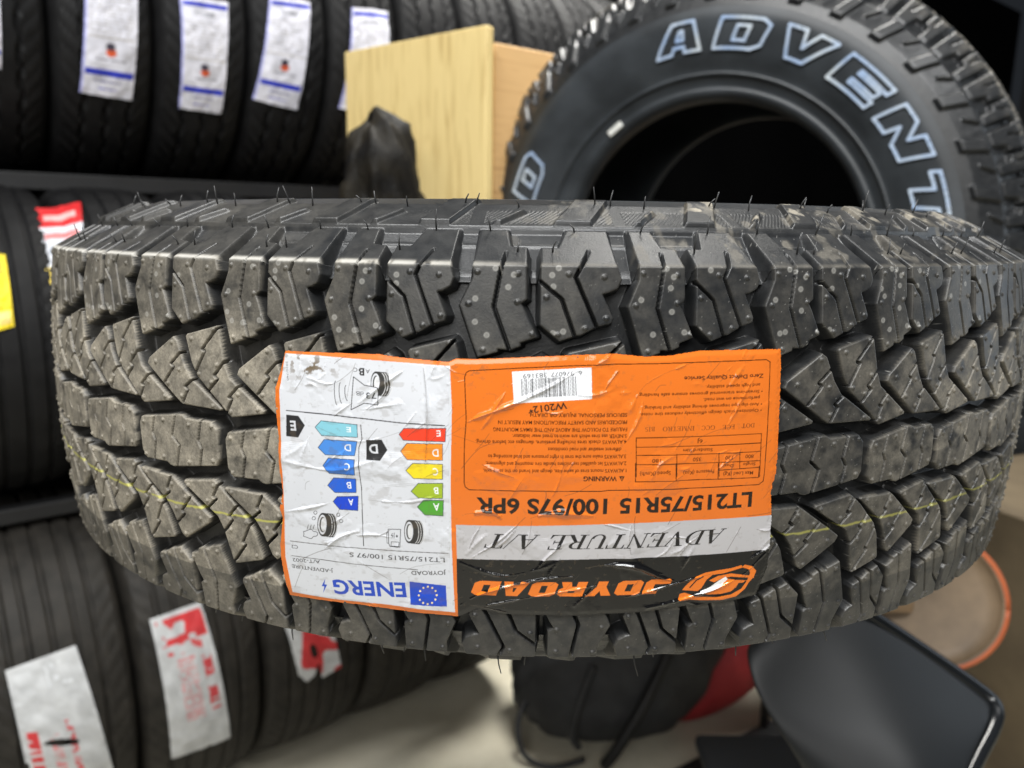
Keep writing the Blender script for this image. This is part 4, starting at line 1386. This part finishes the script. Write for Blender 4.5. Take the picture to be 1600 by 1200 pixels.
# dark wall behind the rack
bm = bmesh.new()
mid = Vector(c0_ + RE * .3 + RN * -.85)
mid.z = 1.3
add_box(bm, (0, 0, 0), (11, .08, 2.6), Matrix((Vector(RE), Vector(RN), Vector((0, 0, 1)))).transposed())
wall = link('wall', bm_mesh('wall', bm), simple_mat('dark_wall', (.003, .003, .0033), (.005, .005, .005), .9, 3, .1, 0.001, 0.0, 0.05))
wall.location = mid
tag(wall, 'dark shop wall behind the tyre rack', 'wall')


# ------------------------------------------------------------------ wooden boards, bench, crate
def slab(name, A, B, z0, z1, thick, mat, parent, side=1):
    """upright board from A to B (room xy)"""
    A, B = np.array(A[:2]), np.array(B[:2])
    d = (B - A)
    L = np.hypot(*d)
    d /= L
    n = np.array([-d[1], d[0]]) * side
    c = (A + B) / 2 + n * thick / 2
    bm = bmesh.new()
    add_box(bm, (0, 0, 0), (L, thick, z1 - z0), None, .0025)
    o = link(name, bm_mesh(name, bm), mat, parent)
    loc = Vector((c[0], c[1], (z0 + z1) / 2))
    o.location = loc - Vector(parent.location) if parent else loc
    o.rotation_euler = (0, 0, math.atan2(d[1], d[0]))
    return o


BT = 0.635      # bench top height
bench = thing('wooden_bench', 'dark wooden bench carrying the wide tyre and the boards, mostly hidden', 'bench', tuple(W(.4, 1.4, -1.1)))
bl = Vector(bench.location)
yawm = Matrix.Rotation(YAW, 3, 'Z')
bm = bmesh.new()
add_box(bm, Vector(W(.115, 1.25, BT - .025 - 1.1)) - bl, (.89, .54, .05), yawm, .004)
link('bench_top', bm_mesh('bench_top', bm), M_BENCH, bench)
bm = bmesh.new()
add_box(bm, Vector(W(.53, 1.66, BT - .025 - CAM[2])) - bl, (.62, .27, .05), yawm, .004)
link('bench_top', bm_mesh('bench_top', bm), M_BENCH, bench)
for (ax_, ay_), (bx_, by_) in (((.27, 1.74), (.27, 1.74)), ((.55, 1.48), (.56, 1.50)), ((.52, 1.02), (.56, 1.0))):
    bm = bmesh.new()
    add_tube(bm, [Vector(W(ax_, ay_, BT - .048 - CAM[2])) - bl, Vector(W(bx_, by_, .001 - CAM[2])) - bl], .009, 10)
    link('leg', bm_mesh('leg', bm, True), M_METAL, bench)
crate = thing('wooden_crate', 'low wooden crate on the bench propping the back of the front tyre', 'crate', tuple(W(.04, 0.985, BT - 1.1)))
cl_ = Vector(crate.location)
hz = 0.8865 - BT
for nm, (x, y, z), sz in [('front_board', (0, -.085, hz / 2), (.36, .016, hz)), ('back_board', (0, .085, hz / 2), (.36, .016, hz)), ('side_board', (-.172, 0, hz / 2), (.016, .153, hz)), ('side_board', (.172, 0, hz / 2), (.016, .153, hz))]:
    bm = bmesh.new()
    add_box(bm, (x, y, z), sz, None, .002)
    link(nm, bm_mesh(nm, bm), M_BENCH, crate)

pa, pb = W(-.305, 1.45, 0), W(-.046, 1.25, 0)
board = thing('pine_board', 'pale yellow pine board standing upright on the bench beside the wide tyre', 'board', tuple((pa + pb) / 2 * np.array([1, 1, 0]) + np.array([0, 0, BT])))
slab('panel', pa, pb, BT, 1.402, .018, M_PINE, board, 1)
pc, pd = W(-.034, 1.30, 0), W(.10, 1.405, 0)
board2 = thing('plywood_board', 'browner plywood board with sideways grain between the pine board and the wide tyre', 'board', tuple((pc + pd) / 2 * np.array([1, 1, 0]) + np.array([0, 0, BT])))
slab('panel', pc, pd, BT, 1.388, .018, M_PLY, board2, 1)

# crumpled black bag standing before the pine board
bag = thing('plastic_bag', 'crumpled shiny black plastic bag standing in front of the pine board', 'bag', tuple(W(-.188, 1.15, BT - 1.1)))
nu, nv = 64, 60
A_, B_ = np.meshgrid(np.linspace(0, 2 * math.pi, nu, endpoint=False), np.linspace(0, 1, nv), indexing='ij')
rad = np.interp(B_, [0, .3, .6, .78, .90, .965, 1], [.050, .054, .054, .053, .049, .040, .006])
cr = (fbm(np.cos(A_) * 2 + 9 + B_ * 3, np.sin(A_) * 2 + 9 + B_ * 9, 3, 4) - .5)
rad = rad * (1 + .95 * cr * (B_ < .99)) * (1 + .10 * np.abs(np.sin(A_ * 3 + B_ * 7)))
hh = .625
P = np.stack([rad * np.cos(A_) - .016 * B_ ** 6, rad * np.sin(A_), B_ * hh + .05 * cr * B_ ** 4], -1)
link('bag_film', grid_mesh('bag_film', P, wrap_u=True), M_FILM, bag)
bm = bmesh.new()
add_box(bm, (.022, -.062, hh - .165), (.030, .004, .07), Matrix.Rotation(.25, 3, 'Z'), .001)
link('printed_patch', bm_mesh('printed_patch', bm), simple_mat('grey_print', (.12, .11, .10), (.45, .42, .40), .35, 120, .2), bag)

box_ = thing('small_box', 'small dull pink box beside the crumpled black bag', 'box', tuple(W(-.270, 1.16, BT - 1.1)))
bm = bmesh.new()
add_box(bm, (0, 0, .235), (.05, .05, .47), yawm, .004)
link('carton', bm_mesh('carton', bm), simple_mat('dull_pink', (.16, .10, .12), (.24, .17, .19), .6, 30, .1), box_)


# ------------------------------------------------------------------ black plastic chair under the tyre (right)
def shell(name, pts_rows, thick, mat, parent, sub=2):
    """surface through a grid of points (room coordinates), given a real thickness"""
    rows = len(pts_rows)
    cols_ = len(pts_rows[0])
    bm = bmesh.new()
    o = Vector(parent.location)
    vs = [[bm.verts.new(Vector(p) - o) for p in r_] for r_ in pts_rows]
    for i in range(rows - 1):
        for j in range(cols_ - 1):
            bm.faces.new((vs[i][j], vs[i + 1][j], vs[i + 1][j + 1], vs[i][j + 1]))
    ob = link(name, bm_mesh(name, bm, True), mat, parent)
    so = ob.modifiers.new('solid', 'SOLIDIFY')
    so.thickness = thick
    so.offset = 0
    su = ob.modifiers.new('sub', 'SUBSURF')
    su.levels = su.render_levels = sub
    return ob


def at(px, py, dist):
    """room point seen at a photo pixel, dist metres ahead"""
    d = ray(px, py)
    return CAM + d * dist


chair = thing('plastic_chair', 'glossy black plastic tub chair at the lower right, its back rim carrying the front tyre', 'chair', tuple(W(.40, .95, -1.1)))
rows = []
# the curved back: rows from the upper rim (hidden under the tyre) down to the seat
spec_ = [   # (pixel, distance)
    [((1165, 1005), .80), ((1240, 950), .80), ((1338, 948), .80), ((1440, 1012), .79), ((1532, 1076), .78), ((1552, 1100), .77)],
    [((1162, 1022), .78), ((1245, 985), .78), ((1335, 985), .78), ((1430, 1045), .77), ((1520, 1105), .76), ((1546, 1128), .75)],
    [((1172, 1070), .76), ((1260, 1065), .76), ((1350, 1065), .75), ((1430, 1105), .74), ((1500, 1150), .73), ((1526, 1172), .73)],
    [((1205, 1130), .74), ((1290, 1140), .73), ((1370, 1145), .72), ((1430, 1170), .71), ((1480, 1200), .71), ((1505, 1218), .71)],
    [((1245, 1185), .73), ((1320, 1215), .71), ((1390, 1225), .70), ((1440, 1240), .69), ((1480, 1262), .69), ((1495, 1280), .69)],
    [((1270, 1240), .73), ((1340, 1300), .70), ((1400, 1310), .69), ((1440, 1320), .68), ((1480, 1330), .68), ((1490, 1340), .68)],
]
for r_ in spec_:
    rows.append([at(px, py, d) for (px, py), d in r_])
shell('back_panel', rows, .006, M_CHAIR, chair)
# rolled rim along the top edge, and the strut carrying the tyre
bm = bmesh.new()
o = Vector(chair.location)
rim = [Vector(at(px, py, d)) - o for (px, py), d in [((1225, 958), .81), ((1300, 940), .805), ((1345, 953), .80), ((1440, 1015), .79), ((1535, 1082), .775), ((1556, 1108), .765), ((1552, 1135), .755), ((1530, 1178), .735), ((1508, 1222), .715)]]
add_tube(bm, smooth_poly(rim, 5), .0075, 12)
link('rolled_rim', bm_mesh('rolled_rim', bm, True), M_RIM, chair)
bm = bmesh.new()
top = Vector((0.24, 0.13, 0.8865)) - o
p0 = Vector(at(1300, 950, .81)) - o
add_tube(bm, smooth_poly([p0 - Vector((0, 0, .08)), p0 + Vector((0, .015, .04)), (p0 + top) / 2 + Vector((0, .02, .02)), top - Vector((0, 0, .012))], 5), .018, 12)
add_box(bm, top - Vector((0, 0, .006)), (.10, .06, .012), None, .003)
link('back_support', bm_mesh('back_support', bm, True), M_CHAIR, chair)
bm = bmesh.new()
seat_c = Vector(W(.42, .86, -.72)) - o
add_box(bm, seat_c, (.30, .26, .02), yawm, .008)
link('seat', bm_mesh('seat', bm, True), M_CHAIR, chair)
for sx, sy in ((-.12, -.10), (.12, -.10), (-.12, .10), (.12, .10)):
    bm = bmesh.new()
    a = seat_c + Vector((sx, sy, -.01))
    add_tube(bm, [a, Vector((a.x * 1 + sx * .3, a.y + sy * .3, -float(o.z)))], .014, 10)
    link('leg', bm_mesh('leg', bm, True), M_CHAIR, chair)

# ------------------------------------------------------------------ things on the floor
pack = thing('backpack', 'soft black backpack slumped on the pale floor under the front tyre', 'backpack', tuple(W(.225, 1.56, -1.1)))
nu, nv = 72, 40
A_, B_ = np.meshgrid(np.linspace(0, 2 * math.pi, nu, endpoint=False), np.linspace(0, math.pi, nv), indexing='ij')
sr = np.sin(B_) ** .75
lum = 1 + .30 * (fbm(np.cos(A_) * 2 + 5, np.sin(A_) * 2 + B_ * 1.5 + 5, 77, 4) - .5)
zz_ = .5 - .5 * np.sign(np.cos(B_)) * np.abs(np.cos(B_)) ** .85
P = np.stack([.225 * np.cos(A_) * sr * lum + .10 * (zz_ - .4), .15 * np.sin(A_) * sr * lum, .30 * zz_ * (1 + .10 * (lum - 1))], -1)
link('bag_body', grid_mesh('bag_body', P, wrap_u=True), M_BAGF, pack)
bm = bmesh.new()
add_tube(bm, smooth_poly([(-.05, -.155, .24), (-.075, -.172, .17), (-.09, -.174, .10), (-.075, -.165, .06)], 6), .008, 8)
link('strap', bm_mesh('strap', bm, True), M_BAGF, pack)
bm = bmesh.new()
add_tube(bm, smooth_poly([(-.17, -.06, .12), (-.20, -.10, .07), (-.185, -.14, .02), (-.13, -.16, .008), (-.06, -.15, .02)], 6), .006, 8)
link('strap', bm_mesh('strap', bm, True), M_BAGF, pack)
bm = bmesh.new()
add_tube(bm, smooth_poly([(.12, -.10, .27), (.06, -.16, .17), (0, -.185, .07), (-.02, -.175, .03)], 6), .012, 8)
link('seam', bm_mesh('seam', bm, True), M_METAL, pack)

redb = thing('red_cloth', 'bright red cloth bundle between the black backpack and the black chair', 'cloth', tuple(W(.475, 1.58, -1.1)))
nu, nv = 50, 30
A_, B_ = np.meshgrid(np.linspace(0, 2 * math.pi, nu, endpoint=False), np.linspace(0, math.pi, nv), indexing='ij')
lum = 1 + .5 * (fbm(np.cos(A_) * 1.5 + 5, np.sin(A_) * 1.5 + B_ + 8, 99, 4) - .5)
P = np.stack([.105 * np.cos(A_) * np.sin(B_) * lum + .08 * np.cos(B_), .06 * np.sin(A_) * np.sin(B_) * lum, .125 + .125 * np.cos(B_)], -1)
link('cloth_folds', grid_mesh('cloth_folds', P, wrap_u=True), M_RED, redb)

foot = thing('black_beam', 'flat black steel bar lying on the floor below the red cloth', 'bar', tuple(W(.38, 1.27, -1.1)))
pA, pB = Vector(W(.20, 1.235, -1.1)), Vector(W(.60, 1.50, -1.1))
bm = bmesh.new()
dv = (pB - pA)
add_box(bm, (pA + pB) / 2 - Vector(foot.location) + Vector((0, 0, .022)), (dv.length, .06, .044), Matrix.Rotation(math.atan2(dv.y, dv.x), 3, 'Z'), .006)
link('bar', bm_mesh('bar', bm), M_METAL, foot)

tub = thing('plastic_tub', 'brown round tub with an orange rim lying on its side at the lower right', 'tub', tuple(W(.60, 1.12, -1.1)))
tl_ = Vector(tub.location)
cen = Vector(at(1452, 935, 1.06))
ax = Vector((-.25, -.80, .30)).normalized()
qrot = ax.to_track_quat('Z', 'Y').to_matrix()
prof_t = [(0, -.012), (.070, -.012), (.082, -.008), (.088, 0), (.090, .006), (.090, -.10), (.08, -.17), (0, -.17)]


def lathe(bm, prof, cen, rot, n=48):
    rings = []
    for r_, z_ in prof:
        rings.append([bm.verts.new(cen + rot @ Vector((max(r_, .0005) * math.cos(k * 2 * math.pi / n), max(r_, .0005) * math.sin(k * 2 * math.pi / n), z_))) for k in range(n)])
    for a, b_ in zip(rings, rings[1:]):
        for k in range(n):
            bm.faces.new((a[k], a[(k + 1) % n], b_[(k + 1) % n], b_[k]))


bm = bmesh.new()
lathe(bm, prof_t, cen - tl_, qrot)
link('tub_body', bm_mesh('tub_body', bm, True), M_CLAY, tub)
bm = bmesh.new()
ring = [cen - tl_ + qrot @ Vector((.093 * math.cos(t), .093 * math.sin(t), .002)) for t in np.linspace(0, 2 * math.pi, 49)]
add_tube(bm, ring, .0042, 10)
link('orange_rim', bm_mesh('orange_rim', bm, True), M_ORANGE, tub)

carton = thing('cardboard_box', 'brown cardboard box at the right edge behind the tub', 'box', tuple(W(1.02, 1.32, -1.1)))
bm = bmesh.new()
add_box(bm, (0, 0, .33), (.5, .36, .66), Matrix.Rotation(YAW + .35, 3, 'Z'), .004)
link('carton', bm_mesh('carton', bm), M_CARD, carton)
